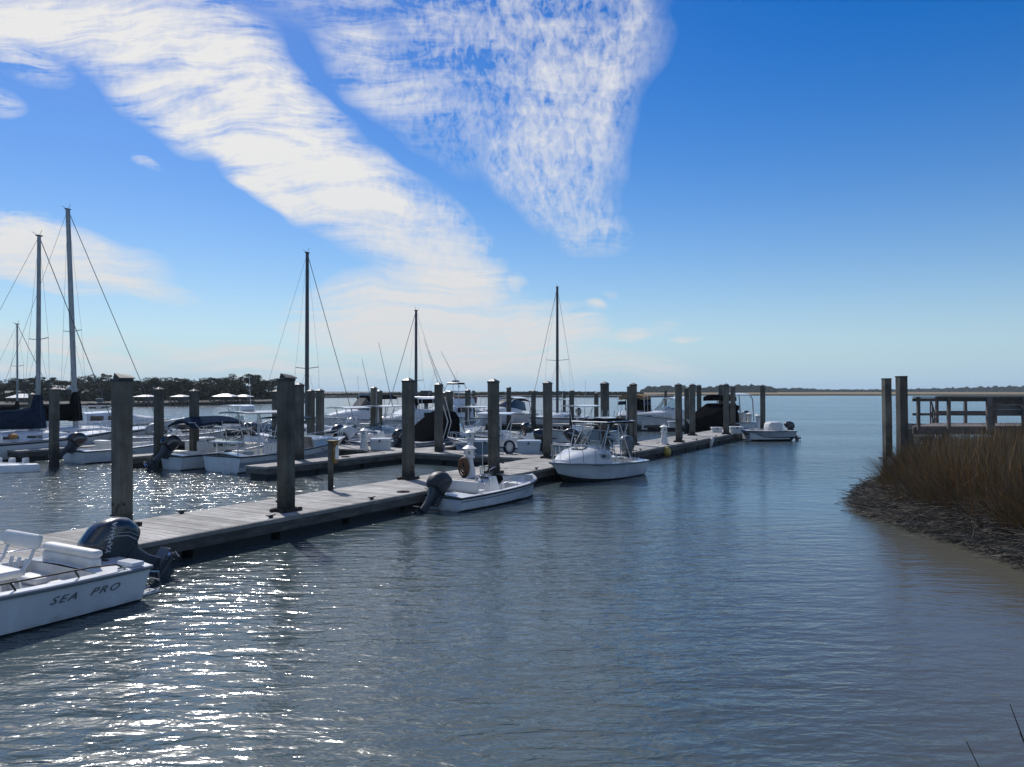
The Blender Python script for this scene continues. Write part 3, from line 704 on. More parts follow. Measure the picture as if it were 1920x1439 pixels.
def wheel(root, x, y, z, r=.19, tilt=-55, m=CHROME):
    b = MB(); pts = [(r * cos(2 * pi * k / 14), r * sin(2 * pi * k / 14), 0) for k in range(15)]
    b.tube(pts, .014, 6, False)
    for k in range(3): b.tube([(0, 0, -.03), (r * cos(2.094 * k), r * sin(2.094 * k), 0)], .010, 5)
    b.lathe([(.04, -.05), (.04, .0)], n=8)
    o = b.build('steering_wheel', m, root, smooth=60); o.location = (x, y, z); o.rotation_euler = (0, R(tilt), 0); return o
def console(root, x, z, w_=.62, d=.55, h=.85, m=GEL, ws=.35, gm=GLS, face=1):
    """centre console; face=1 helm side aft"""
    b = MB()
    pr = [(-d / 2, 0), (-d / 2 * .96, h * .78), (-d * .1, h), (d * .36, h * .98), (d / 2 + .10, h * .50), (d / 2 + .12, 0)]
    b.loft([[(x + p[0], y * k_, z + p[1]) for p in pr] for y, k_ in ((-w_ / 2, .97), (-w_ / 2 + .04, 1.02), (w_ / 2 - .04, 1.02), (w_ / 2, .97))], True, True, True)
    o = b.build('console', m, root, smooth=25, bevel=.012)
    b = MB(); b.box((x - d * .30, 0, z + h * .90), (.02, w_ * .7, .22), ry=R(-52)); b.build('dashboard', RUBB, root, bevel=.005)
    if ws:
        y = w_ / 2 * .92; zz = z + h * .98
        bs = [(x - d * .05, -y, zz), (x + d * .33, -y * .8, zz), (x + d * .33, y * .8, zz), (x - d * .05, y, zz)]
        tp_ = [(x - d * .20, -y * .95, zz + ws * .85), (x + d * .16, -y * .72, zz + ws), (x + d * .16, y * .72, zz + ws), (x - d * .20, y * .95, zz + ws * .85)]
        panes(root, bs, tp_, gm, RUBB, .010)
    wheel(root, x - d * .5 - .06, 0, z + h * .80)
    return o
def ttop(root, x0, x1, hw, zb, zt, m=GEL, tm=ALU, legx=(.3, .7), lean=.25, cm=None, name='hard_top'):
    canopy(root, name, x0, x1, hw, zt, m, camber=.06, th=.05)
    L_ = x1 - x0; ln = []
    for sd_ in (-1, 1):
        for f, d in ((legx[0], -lean), (legx[1], lean)):
            ln.append([(x0 + L_ * .5 + (f - .5) * L_ * .55, sd_ * .38, zb), (x0 + L_ * f, sd_ * hw * .72, zt)])
        ln.append([(x0 + L_ * .5, sd_ * .36, zb + (zt - zb) * .30), (x0 + L_ * legx[0], sd_ * hw * .72, zt - .06)])
        ln.append([(x0 + .05, sd_ * hw * .80, zt - .02), (x1 - .05, sd_ * hw * .80, zt - .02)])
    for f in (.1, .5, .9): ln.append([(x0 + L_ * f, -hw * .85, zt - .02), (x0 + L_ * f, hw * .85, zt - .02)])
    tubes(root, 'top_frame', ln, .022, tm)
def fender(root, x, y, z, m, r=.11, h=.5):
    b = MB(); b.lathe([(r * .3, -h / 2), (r * .8, -h / 2 + .05), (r, -h / 2 + .12), (r, h / 2 - .12), (r * .8, h / 2 - .05), (r * .3, h / 2)], n=12)
    b.tube([(0, 0, h / 2), (0, 0, h / 2 + .3)], .008, 5)
    o = b.build('fender', m, root, smooth=50); o.location = (x, y, z); return o
def boat(label, u=None, v=None, ang=DOCK_ANG, xy=None, cat='boat', name='motor_boat', group=None, z=0):
    x, y = (W(u, v)[:2] if xy is None else xy)
    return empty(name, (x, y, z), ang, label, cat, group)

# ---- 1. open boat in the foreground, stern away from the camera
r = boat('white open fishing boat with slate outboard tilted up and lettering on its side, lower left', -12.28, 7.62, DOCK_ANG + pi)
H = Hull(r, 6.3, 2.30, .56, .85, draft=.30, rake=1.1, tr=.16, gw=.15, ta=.12, tb=.86, sole=.08, rub=RUBG, rubr=.03, chine=.90, nst=20, zc0=.03)
H.lettering('SEA  PRO', .155, .60, .155, 1, INKG, shear=.45, space=1.28, sx=1.35)
cushion(r, 'seat_back', (.50, -.02, .80), (.19, 1.42, .13), r=.05, ry=-.06)
cushion(r, 'seat_back_base', (.51, -.02, .645), (.16, 1.38, .19), GELI, r=.025, ry=-.06)
cushion(r, 'seat_cushion', (.78, .45, .36), (.45, .62, .12)); cushion(r, 'seat_cushion', (.78, -.45, .36), (.45, .62, .12))
b = MB(); b.box((.80, 0, .19), (.50, 1.6, .22)); b.build('seat_base', GELI, r, bevel=.02)
tubes(r, 'seat_bracket', [[(.52, s * .45, .32), (.50, s * .45, .70)] for s in (-1, 1)], .02)
outboard(r, -.28, -.02, .40, 52, 1.08, COWL, 'YAMAHA', stripe=mat('cowling_silver', (.35, .37, .38), .35), leg=.78, flip=True)
tubes(r, 'side_rail', [[(.25, .99, .58), (.40, .99, .665), (.8, 1.0, .70), (1.9, 1.03, .72), (2.7, 1.03, .73), (2.8, 1.03, .60)], [(1.05, 1.0, .71), (.98, 1.0, .59)], [(1.95, 1.03, .72), (1.88, 1.03, .60)]], .014, DARKMETAL)
tubes(r, 'side_rail', [[(.2, -1.0, .58), (.32, -1.0, .72), (.8, -1.02, .74), (1.35, -1.03, .74), (1.45, -1.03, .6)]], .014, CHROME)
tubes(r, 'stern_cable', [[(.12, .35, .60), (.3, .25, .66), (.42, .1, .55), (.5, .05, .35)], [(.12, .28, .60), (.32, .12, .63), (.45, 0, .45)]], .02, RUBB)
# leaning post and chair back near the picture edge
tubes(r, 'leaning_post_frame', [[(1.35, s * .32, .10), (1.48, s * .32, .62), (1.78, s * .32, .62), (1.95, s * .32, .10)] for s in (-1, 1)] + [[(1.5, -.32, .62), (1.5, .32, .62)]], .02, ALU)
cushion(r, 'leaning_post_seat', (1.66, 0, .69), (.42, .92, .12))
cushion(r, 'backrest', (1.26, 0, 1.10), (.09, .95, .22), r=.04, ry=-.25)
for s in (-1, 1): tubes(r, 'backrest_bracket', [[(1.5, s * .36, .66), (1.36, s * .36, .80), (1.27, s * .36, 1.02)]], .022, ALU)
tubes(r, 'rod_holder', [[(1.36, y, .60), (1.30, y, .84)] for y in (-.2, 0, .2)], .026, ALU)
tubes(r, 'console_rail', [[(2.1, .3, .75), (1.95, .42, .95), (2.3, .45, 1.0)]], .014)
console(r, 2.75, .1, .7, .6, .95)
# boarding ladder at the stern
tubes(r, 'boarding_ladder', [[(-.16, .72, .42), (-.52, .72, .34), (-.56, .72, .06), (-.12, .72, .02)], [(-.16, .44, .42), (-.52, .44, .34), (-.56, .44, .06), (-.12, .44, .02)], [(-.54, .44, .2), (-.54, .72, .2)]], .014)
b = MB(); b.box((-.33, .58, .02), (.42, .34, .03)); b.build('swim_step', GEL, r, bevel=.008)
b = MB(); b.box((.06, .84, .61), (.22, .40, .07)); b.build('corner_locker', GEL, r, bevel=.02)
b = MB(); b.box((.30, 1.0, .597), (.16, .03, .025)); b.build('cleat', CHROME, r)
tubes(r, 'mooring_line', [[(.3, -1.0, .6), (.2, -1.2, .45), (.0, -1.38, .55)]], .012, mat('rope_white', (.5, .48, .42), .9))

# ---- 2. small open skiff beside the dock
ROPE = mat('rope_white', (.5, .48, .42), .9)
r = boat('small white open skiff with raised dark outboard, tied in the middle of the long dock', xy=(-2.02, 21.75), ang=R(54))
H = Hull(r, 4.6, 1.78, .40, .60, draft=.2, rake=.55, tr=.05, gw=.10, ta=.13, tb=.94, sole=.05, p=3.2, t0=.5, rub=RUBB, rubr=.028, chine=.93, stripe=(RUBG, .62, .70))
outboard(r, -.08, 0, .34, 42, .95, mat('cowling_dusty_black', (.022, .026, .032), .55, var=.6, vscale=7, bump=.5, bscale=9), stripe=INKG)
b = MB(); b.box((.50, 0, .22), (.62, 1.35, .34)); b.build('stern_box', GELI, r, bevel=.03)
cushion(r, 'bench_cushion', (1.15, 0, .42), (.36, 1.25, .10)); b = MB(); b.box((1.15, 0, .2), (.34, 1.2, .32)); b.build('bench', GELI, r, bevel=.02)
b = MB(); b.box((1.15 - .16, -.0, .58), (.06, 1.2, .28)); b.build('bench_back', VINYL, r, bevel=.02)
console(r, 2.15, .05, .50, .40, .72, ws=.28)
tubes(r, 'console_rail', [[(1.92, s * .26, .5), (1.9, s * .28, .98), (2.2, s * .28, 1.05)] for s in (-1, 1)], .013)
tubes(r, 'side_rail', [[(1.8, -.78, .42), (1.85, -.78, .60), (2.6, -.80, .66), (3.4, -.76, .72), (3.45, -.74, .55)], [(2.6, -.8, .66), (2.6, -.8, .44)]], .012)
tubes(r, 'side_rail', [[(1.8, .78, .42), (1.85, .78, .60), (2.6, .80, .66), (3.4, .76, .72), (3.45, .74, .55)], [(2.6, .8, .66), (2.6, .8, .44)]], .012)
tubes(r, 'antenna', [[(2.3, .28, .6), (2.3, .30, 1.75)]], .009, ALU)
b = MB(); b.box((3.75, 0, .28), (.7, .75, .30)); b.build('bow_locker', GELI, r, bevel=.03)
cushion(r, 'black_bag', (2.62, .05, .62), (.35, .45, .26), CNVK, r=.1)
b = MB(); b.box((2.55, .05, .28), (.42, .55, .42)); b.build('cooler_seat', GELI, r, bevel=.03)
tubes(r, 'boarding_ladder', [[(-.02, .62, .40), (-.35, .62, .42), (-.50, .62, .05), (-.12, .62, -.02)], [(-.02, .85, .40), (-.35, .85, .42), (-.50, .85, .05), (-.12, .85, -.02)], [(-.45, .62, .2), (-.45, .85, .2)], [(-.48, .62, .08), (-.48, .85, .08)]], .03, ALU)
b = MB(); b.box((-.28, .76, .45), (.50, .40, .05)); b.build('swim_step', GEL, r, bevel=.008)
tubes(r, 'mooring_line', [[(4.2, .3, .58), (4.0, 1.0, .5), (3.8, 1.6, .52)]], .012, ROPE)

# ---- 3. cuddy fishing boat with canopy
r = boat('white cuddy fishing boat with dark canopy and grey outboard, bow against the long dock', xy=(4.63, 31.45), ang=R(180 + 50.3)); r.scale = (.83, .95, 1)
H = Hull(r, 6.2, 2.35, .58, .80, draft=.32, rake=1.0, tr=.12, gw=.22, ta=.10, tb=.50, sole=.12, p=2.3, rub=RUBG, rubr=.03, flare=.15, crown=.08)
cabin(r, 'cabin', [(2.8, .60, .88, .52), (3.3, .62, .88, .60), (4.2, .66, .80, .48), (4.9, .70, .58, .30), (5.45, .74, .30, .10)], GEL)
b = MB()
for s in (-1, 1):
    b.loft([[(2.98, s * .868, .78), (3.5, s * .850, .80), (4.2, s * .745, .86), (4.65, s * .62, .90)], [(3.02, s * .845, .96), (3.5, s * .83, 1.00), (4.1, s * .742, 1.02), (4.5, s * .64, .98)]], False)
b.build('cabin_side_panel', GELG, r)
for s in (-1, 1):
    b = MB(); b.sphere((0, 0, 0), (.17, .012, .05), 14, 6); o = b.build('cabin_port', GLD, r, smooth=60); o.location = (3.45, s * .858, .92)
b = MB(); b.box((4.0, 0, 1.20), (.5, .5, .03), ry=R(7)); b.build('deck_hatch', GLD, r, bevel=.01)
panes(r, [(2.7, s_ * y, z) for s_, y, z in ((1, .82, 1.08), (1, .70, 1.10))][:1] + [(3.35, .66, 1.25), (3.6, 0, 1.31), (3.35, -.66, 1.25), (2.7, -.82, 1.14)], [(2.35, .74, 1.62), (2.8, .58, 1.82), (2.95, 0, 1.86), (2.8, -.58, 1.82), (2.35, -.74, 1.62)], fm=ALU)
canopy(r, 'canvas_top', .85, 3.15, .88, 2.14, CNVK, camber=.13, th=.05, n=8)
canopy(r, 'radio_shelf', 1.6, 2.7, .45, 2.30, GEL, camber=.02, th=.03)
ln = []
for s in (-1, 1):
    ln += [[(3.5, s * .80, .98), (2.95, s * .80, 2.12)], [(2.55, s * .95, .80), (3.0, s * .82, 1.5)], [(2.25, s * .98, .76), (2.3, s * .84, 2.12)], [(1.4, s * .98, .72), (2.15, s * .84, 2.12)], [(2.3, s * .96, 1.2), (1.4, s * .84, 2.10)], [(.8, s * .86, 2.16), (3.2, s * .86, 2.16)], [(3.1, s * .80, 1.62), (1.8, s * .90, 1.50)]]
for x in (.85, 1.7, 2.5, 3.18): ln.append([(x, -.86, 2.16), (x, .86, 2.16)])
tubes(r, 'top_frame', ln, .022, ALU)
tubes(r, 'rod_rack', [[(1.15 + .0 * y, y, 1.95), (1.05, y, 2.55)] for y in (-.6, -.3, 0, .3, .6)], .022, ALU)
tubes(r, 'cockpit_upright', [[(.95, s * .85, .65), (.9, s * .84, 2.14)] for s in (-1, 1)], .018, DARKMETAL)
bow_rail(r, H, .36, .96, .62, 6, mid=False, lean=.10, inset=.12)
tubes(r, 'side_rail', [[(.95, s * 1.02, .66), (1.0, s * 1.02, 1.02), (2.25, s * 1.03, 1.1)] for s in (-1, 1)], .014, DARKMETAL)
outboard(r, -.0, 0, .72, 28, 1.05, mat('cowling_grey', (.10, .115, .125), .35), stripe=INK)
cushion(r, 'helm_seat', (2.2, -.42, .95), (.42, .5, .12)); cushion(r, 'helm_seat_back', (1.98, -.42, 1.2), (.10, .5, .42))
b = MB(); b.box((2.2, -.42, .5), (.3, .36, .8)); b.build('seat_box', GELI, r, bevel=.02)
wheel(r, 2.55, -.42, 1.15, tilt=-70); b = MB(); b.box((2.85, -.42, .85), (.3, .7, .6)); b.build('helm', GELI, r, bevel=.03)
b = MB(); b.box((.35, 0, .60), (.35, 1.5, .14)); b.build('motor_well', GEL, r, bevel=.03)
H.lettering('GA 4897 BW', .66, .90, .10, 1, INK, shear=0, space=1.2)
H.lettering('PRO-LINE', .42, .90, .09, 1, INK, shear=.3).location.z += .24
b = MB(); b.lathe([(.02, -.03), (.03, .0), (.02, .03)], n=8); b.build('anchor_roller', CHROME, r).location = (6.1, 0, 1.06)

# ---- 4. end skiff
r = boat('flat low grey skiff with white covered console at the far end of the long dock', xy=(18.75, 52.4), ang=R(180 + 12))
H = Hull(r, 3.7, 1.75, .66, .72, draft=.15, rake=.5, tr=.1, gw=.12, ta=.1, tb=.85, sole=.12, p=3.4, t0=.55, rub=RUBB, m=GELG, chine=.93, zc0=.26)
b = MB(); b.loft([[(x * k + 1.15, y * k, z) for x, y in rrect(1.05, .9, .18)] for z, k in ((.20, 1), (.85, 1.0), (1.10, .96), (1.22, .80), (1.25, .5))], True, True, True); b.build('console_cover', CNVW, r, smooth=50)
outboard(r, .0, 0, .62, 30, .85, COWLB)
b = MB(); b.box((.55, -.45, .62), (.3, .3, .28)); b.build('cooler', GEL, r, bevel=.03)
tubes(r, 'side_rail', [[(1.9, s * .75, .55), (1.9, s * .75, .82), (3.2, s * .55, .86), (3.3, s * .5, .6)] for s in (-1, 1)], .014)
tubes(r, 'trolling_motor', [[(3.5, .2, .68), (2.6, .1, .72)], [(3.5, .2, .7), (3.6, .2, .75)]], .025, DARKMETAL)

# ---- 5. speedboat with black canvas
r = boat('grey sport boat closed in with black canvas and arch struts behind the walkway', -24.75, 31.1)
H = Hull(r, 7.6, 2.55, .72, 1.25, draft=.35, rake=1.2, tr=.12, gw=.2, ta=.08, tb=.55, sole=.2, m=GELG, mg=GELG, stripe=(GELD, .60, .74))
b = MB(); rings = []
for x, w_, h in ((.7, 1.0, .08), (1.3, 1.02, .38), (2.2, 1.04, .80), (3.0, 1.04, 1.16), (3.7, .98, 1.40), (4.0, .92, 1.30)):
    z0 = H.z(x / 7.6) - .02; rings.append([(x, -w_, z0), (x, -w_ * .96, z0 + h * .75), (x, -w_ * .7, z0 + h), (x, w_ * .7, z0 + h), (x, w_ * .96, z0 + h * .75), (x, w_, z0)])
b.loft(rings, True, True, True); b.build('canvas_enclosure', CNVK, r, smooth=30)
panes(r, [(3.8, .95, 1.0), (4.7, .80, 1.10), (5.3, .0, 1.20), (4.7, -.80, 1.10), (3.8, -.95, 1.0)], [(3.7, .86, 1.75), (4.0, .70, 1.90), (4.1, .0, 1.98), (4.0, -.70, 1.90), (3.7, -.86, 1.75)], fm=RUBB)
tubes(r, 'arch_strut', [[(2.2 + k * .35, s * 1.06, .80), (2.7 + k * .3, s * 1.02, 1.7), (2.2 + k * .4, s * .9, 3.0)] for s in (-1, 1) for k in (0, 1)] + [[(2.2, -.9, 3.0), (2.2, .9, 3.0)]], .028, ALU)
bow_rail(r, H, .62, .96, .45, 5)
outboard(r, -.05, .05, .65, 35, 1.0, COWLB, stripe=INKW)
b = MB(); b.box((-.25, -.75, .45), (.45, .6, .5)); b.build('swim_platform', GEL, r, bevel=.04)

# ---- 6. centre console behind the dock boxes
r = boat('white centre console boat with small hard top behind the blue dock boxes', xy=(1.25, 37.6), ang=R(180 - 28))
H = Hull(r, 5.2, 2.2, .62, .95, rake=.8, m=GEL, tb=.86, stripe=(GELB, .3, .6))
console(r, 2.3, .15, .8, .6, 1.05, ws=.3); ttop(r, 1.1, 3.0, .85, .6, 2.22, GEL)
cushion(r, 'leaning_post_seat', (1.5, 0, .95), (.4, .9, .12)); b = MB(); b.box((1.5, 0, .5), (.3, .7, .8)); b.build('leaning_post', GELI, r, bevel=.02)
outboard(r, -.02, 0, .70, 12, 1.05, COWLB); bow_rail(r, H, .5, .95, .3, 4)

# ---- generic small boats
def cc(label, xy=None, uv=None, ang=DOCK_ANG, L_=6, B_=2.2, fs=.62, fb=.95, top=None, motor=COWLB, tilt=15, nm=1, con=True, m=GEL, stripe=None, rail=True, seat=True, cover=None, tm=GEL, name='motor_boat', group=None, cx=.45, cat='boat', zt=2.25):
    r = boat(label, *(uv or (None, None)), ang=ang, xy=xy, name=name, group=group, cat=cat)
    H = Hull(r, L_, B_, fs, fb, rake=L_ * .14, m=m, tb=.86, stripe=stripe, nst=12)
    x = L_ * cx
    if con: console(r, x, .1, .75, .6, 1.0, ws=.3)
    if top: ttop(r, x - 1.3, x + .9, B_ * .38, .6, zt, tm)
    if seat: cushion(r, 'leaning_post_seat', (x - .9, 0, .92), (.4, .9, .12)); b = MB(); b.box((x - .9, 0, .48), (.3, .7, .78)); b.build('leaning_post', GELI, r, bevel=.02)
    for k in range(nm): outboard(r, -.02, (k - (nm - 1) / 2) * .6, fs + .08, tilt, 1.0, motor, stripe=INKW if motor is COWLB else None)
    if rail: bow_rail(r, H, .52, .95, .3, 4)
    if cover:
        b = MB(); b.loft([[(x * k + cover[0], y * k, z) for x, y in rrect(cover[1], B_ * .8, .3)] for z, k in ((fs * .9, 1), (fs + cover[2] * .7, .9), (fs + cover[2], .55))], True, True, True); b.build('boat_cover', CNVW, r, smooth=50)
    return r, H
def bimini(r, x0, x1, hw, z, base, m=CNVG):
    canopy(r, 'bimini_canvas', x0, x1, hw, z, m, camber=.24, th=.10, droop=.34, n=12)
    ln = []
    for s in (-1, 1):
        ln += [[(base[0], s * hw, base[1]), (x0 + .04, s * hw * .98, z - .06)], [(base[0], s * hw, base[1]), ((x0 + x1) / 2, s * hw, z)], [(base[0] + .1, s * hw, base[1]), (x1 - .05, s * hw * .98, z - .06)], [(x1 + .35, s * hw, base[1]), (x1 - .1, s * hw, z - .05)]]
    ln += [[(x, -hw, z), (x, hw, z)] for x in (x0 + .05, (x0 + x1) / 2, x1 - .05)]
    tubes(r, 'bimini_frame', ln, .016, ALU)

# ---- 7. fishing boat with radar, left middle
r = boat('worn white fishing boat with round radar on its hard top and stern ladder, left middle', -26.3, 21.4)
H = Hull(r, 7.3, 2.5, .68, 1.10, rake=1.2, tr=.05, tb=.58, gw=.16, stripe=(GELG, .30, .62), nst=16, crown=.10)
cabin(r, 'cabin', [(4.2, .72, 1.0, .55), (4.9, .78, .95, .50), (5.8, .92, .7, .26), (6.4, 1.0, .4, .08)], GELB)
console(r, 2.9, .2, .9, .7, 1.15, ws=.32)
ttop(r, .5, 3.3, .95, .6, 2.42, GELG, ALU); canopy(r, 'side_awning', 2.6, 4.3, .8, 2.12, CNVG, camber=.08)
b = MB(); b.lathe([(.10, 2.46), (.30, 2.50), (.32, 2.62), (.28, 2.70), (.1, 2.74)], n=14); b.build('radar_dome', GEL, r, smooth=50).location = (1.3, 0, 0)
b = MB(); b.box((3.9, -.7, 1.05), (.04, .95, .5), ry=-.3); b.box((3.3, -.98, 1.02), (1.1, .05, .42), rx=.12); b.build('worn_windscreen', mat('yellowed_vinyl', (.34, .29, .25), .5, var=.2), r)
b = MB(); b.box((.25, 0, 1.22), (.4, 1.6, .07)); b.build('bait_table', GEL, r, bevel=.02)
tubes(r, 'table_leg', [[(.25, s * .65, .6), (.25, s * .65, 1.2)] for s in (-1, 1)], .03, ALU)
tubes(r, 'boarding_ladder', [[(-.14, y, .55), (-.20, y, -.1)] for y in (-.65, -.25)] + [[(-.17, -.65, z), (-.17, -.25, z)] for z in (0, .2, .4)], .02, ALU)
tubes(r, 'arch', [[(1.2, s * 1.08, .75), (1.05, s * 1.05, 1.5), (.8, s * .8, 1.75), (.8, 0, 1.80)] for s in (-1, 1)] + [[(1.3, s * 1.05, 1.55), (2.4, s * 1.0, 1.7)] for s in (-1, 1)], .02, ALU)
tubes(r, 'antenna', [[(2.0, .6, 2.4), (1.9, .6, 4.0)], [(2.9, -.6, 2.4), (2.9, -.6, 3.4)]], .01, ALU)
for x in (2.8, 4.4): tubes(r, 'mooring_line', [[(x, -1.24, .75), (x + .2, -1.5, .5), (x + .5, -1.9, .52)]], .014, RUBB)
H.lettering('2 1 9 5', .30, .55, .15, -1, INKG, shear=0)
for y, c in ((-.5, GELG), (.1, GELI), (.6, CNVG)):
    b = MB(); b.box((.9, y, .6), (.4, .4, .45), rz=y); b.build('gear_tub', c, r, bevel=.03)
bow_rail(r, H, .58, .96, .38, 4)

# ---- 8. boat with the blue bimini
r, H = cc('white runabout with slate blue bimini canopy and big black outboard, left of the radar boat', uv=(-29.1, 21.0), L_=5.6, B_=2.05, fs=.62, fb=.85, con=False, seat=False, tilt=42, stripe=(RUBG, .86, .92))
bimini(r, .5, 3.3, .95, 1.98, (2.0, .70), CNVB)
H.lettering('SCOUT', .26, .55, .26, -1, INKG, shear=.3, sx=1.2)
panes(r, [(2.9, .85, .72), (3.6, .6, .80), (3.8, 0, .84), (3.6, -.6, .80), (2.9, -.85, .72)], [(2.6, .80, 1.12), (3.2, .55, 1.22), (3.35, 0, 1.25), (3.2, -.55, 1.22), (2.6, -.80, 1.12)], fm=ALU)
cushion(r, 'seat_back', (1.3, -.4, .9), (.14, .6, .5)); cushion(r, 'seat_back', (1.3, .4, .9), (.14, .6, .5)); cushion(r, 'sun_pad', (.7, 0, .66), (.5, 1.5, .16))

# ---- 9. white centre console left of the nearest pile
r, H = cc('white centre console skiff with black tilted outboard, partly behind the nearest wide pile', uv=(-35.5, 20.7), L_=5.2, B_=2.1, fs=.58, fb=.80, con=True, seat=True, tilt=48, cx=.42)
H.lettering('HYDRA', .42, .6, .12, -1, INKG, shear=.3)

# ---- sailboats
def sailboat(label, xy, ang, L_, B_, mast_x, top, mm=MASTM, mr=.075, boom=3.6, bz=1.9, cover=CNVK, cov_h=.45, spread=.55, tilt=0.0, stripe=CNVG, fs=.85, fb=1.15, side='aft', yaw=0, tilt2=0, sprh=.9):
    r = boat(label, xy=xy, ang=ang, cat='sailboat', name='sailboat')
    r.location = (xy[0] - mast_x * cos(ang), xy[1] - mast_x * sin(ang), 0)
    H = Hull(r, L_, B_, fs, fb, draft=.45, rake=1.3, tr=-.25, p=1.9, t0=.40, stern=.66, gw=.30, ta=.08, tb=.30, sole=.35, chine=.82, zc0=.05, nst=16, crown=.10, mb=FOUL, stripe=(stripe, .80, .90), rub=RUBG)
    cabin(r, 'coachroof', [(L_ * .30, fs + .02, B_ * .33, .42), (L_ * .42, fs + .04, B_ * .34, .45), (L_ * .58, fs + .10, B_ * .28, .36), (L_ * .68, fs + .14, B_ * .18, .16)], GEL)
    for s in (-1, 1):
        for f in (.34, .46):
            b = MB(); b.box((L_ * f, s * B_ * .328, fs + .20), (L_ * .08, .03, .12), rx=-s * .15); b.build('cabin_window', GLD, r, bevel=.01)
    tl = R(tilt)
    T = Vector((mast_x + sin(tl) * top, sin(R(tilt2)) * top, top))
    base = Vector((mast_x, 0, fs + .4))
    o = tubes(r, 'mast', [[tuple(base), tuple(base.lerp(T, .5)), tuple(T)]], [mr, mr, mr * .8], mm, 10)
    b = MB(); b.box(tuple(T + Vector((0, 0, .03))), (.30, .12, .06)); b.tube([tuple(T), tuple(T + Vector((.15, 0, .35)))], .01, 5); b.tube([tuple(T), tuple(T + Vector((-.35, 0, .16)))], .01, 5); b.build('masthead', DARKMETAL, o)
    sp = base.lerp(T, spread)
    ln = []
    for s in (-1, 1):
        q = (sp.x, sp.y + s * sprh, sp.z + .08); ln.append([tuple(sp), q])
    tubes(r, 'spreader', ln, .022, mm)
    wires = []
    for s in (-1, 1):
        q = (sp.x, sp.y + s * sprh, sp.z + .08); wires += [[tuple(T), q], [q, (mast_x - .1, s * B_ * .46, fs + .1)], [tuple(sp), (mast_x + .4, s * B_ * .45, fs + .1)], [tuple(sp), (mast_x - .5, s * B_ * .45, fs + .1)]]
    tubes(r, 'shroud', wires, .0065, MASTD, 4)
    tubes(r, 'forestay', [[tuple(T), (L_ - .15, 0, fb + .1)]], .020, MASTD, 5)
    tubes(r, 'backstay', [[tuple(T), (.1, 0, fs + .1)]], .009, MASTD, 4)
    if boom:
        tubes(r, 'boom', [[(mast_x, 0, bz), (mast_x - boom, 0, bz + .02)]], .06, mm)
        b = MB(); rings = []
        for f, h in ((0, 1.25), (.08, 1.25), (.3, 1.15), (.6, 1.05), (.9, .85), (1, .6)):
            hh = cov_h * h
            rings.append([(mast_x + .10 - (boom + .1) * f, hh * .30 * cos(a), bz + hh * .32 + hh * .55 * sin(a)) for a in [2 * pi * k / 10 for k in range(10)]])
        b.loft(rings, True, True, True); b.tube([(mast_x, 0, bz - .2), (mast_x - .04, 0, bz + cov_h * .9), (mast_x - .02, 0, bz + cov_h * 1.9)], [cov_h * .50, cov_h * .42, cov_h * .22], 10); b.build('sail_cover', cover, r, smooth=60)
    bow_rail(r, H, .80, .97, .55, 3, mid=True); 
    tubes(r, 'lifeline', [[(L_ * .1, s * B_ * .38, fs + .6), (L_ * .45, s * B_ * .46, fs + .6), (L_ * .8, s * B_ * .27, fs + .75)] for s in (-1, 1)] + [[(L_ * f, s * B_ * k, fs), (L_ * f, s * B_ * k, fs + .62)] for s in (-1, 1) for f, k in ((.1, .38), (.27, .44), (.45, .46), (.62, .39))], .011)
    wheel(r, L_ * .14, 0, fs + .3, r=.35, tilt=-80)
    return r, H
sA, _ = sailboat('sailboat with long navy boom cover and the second tallest mast, at the left picture edge', (-24.2, 39.5), DOCK_ANG, 9.2, 2.9, 4.9, 11.25, mr=.11, boom=3.9, bz=1.62, cover=CNVB, cov_h=.80, spread=.47)
b = MB(); b.lathe([(.10, .0), (.2, .05), (.2, .2), (.1, .28)], n=10); b.build('horseshoe_buoy', RUSTY, sA, smooth=40).location = (3.2, -1.0, 1.0)
sB, _ = sailboat('sailboat with the tallest, slightly leaning grey mast and black boom cover at left', (-24.7, 43.8), DOCK_ANG, 10.2, 3.1, 4.8, 13.6, mr=.145, boom=3.2, bz=1.85, cover=CNVK, cov_h=.75, spread=.44, tilt=-1.3, tilt2=1.5)
sC, _ = sailboat('distant small sailboat with a short mast at the far left edge', (px(33, 60), 60), DOCK_ANG, 7, 2.4, 3.4, 8.5, mr=.07, boom=2.5, bz=1.7, tilt2=.8)
sD, _ = sailboat('sailboat whose dark mast rises right of the second nearest pile', (px(575.5, 46.6), 46.6), DOCK_ANG, 8.6, 2.6, 4.2, 11.65, mm=MASTD, mr=.12, boom=0, spread=.33, sprh=.95)
sE, _ = sailboat('sailboat with thin middle mast and low black boom cover, bow towards the camera', (px(780, 58), 58), DOCK_ANG + pi, 8.6, 2.7, 4.8, 9.35, mm=MASTD, mr=.11, boom=3.0, bz=2.45, cov_h=.35, spread=.35, sprh=.7)
sF, _ = sailboat('grey hulled sailboat with the rightmost mast, beyond the cuddy boat canopy', (px(1045, 70.5), 70.5), DOCK_ANG + pi, 10, 3.0, 4.6, 12.8, mm=MASTD, mr=.13, boom=0, spread=.42, sprh=1.15)

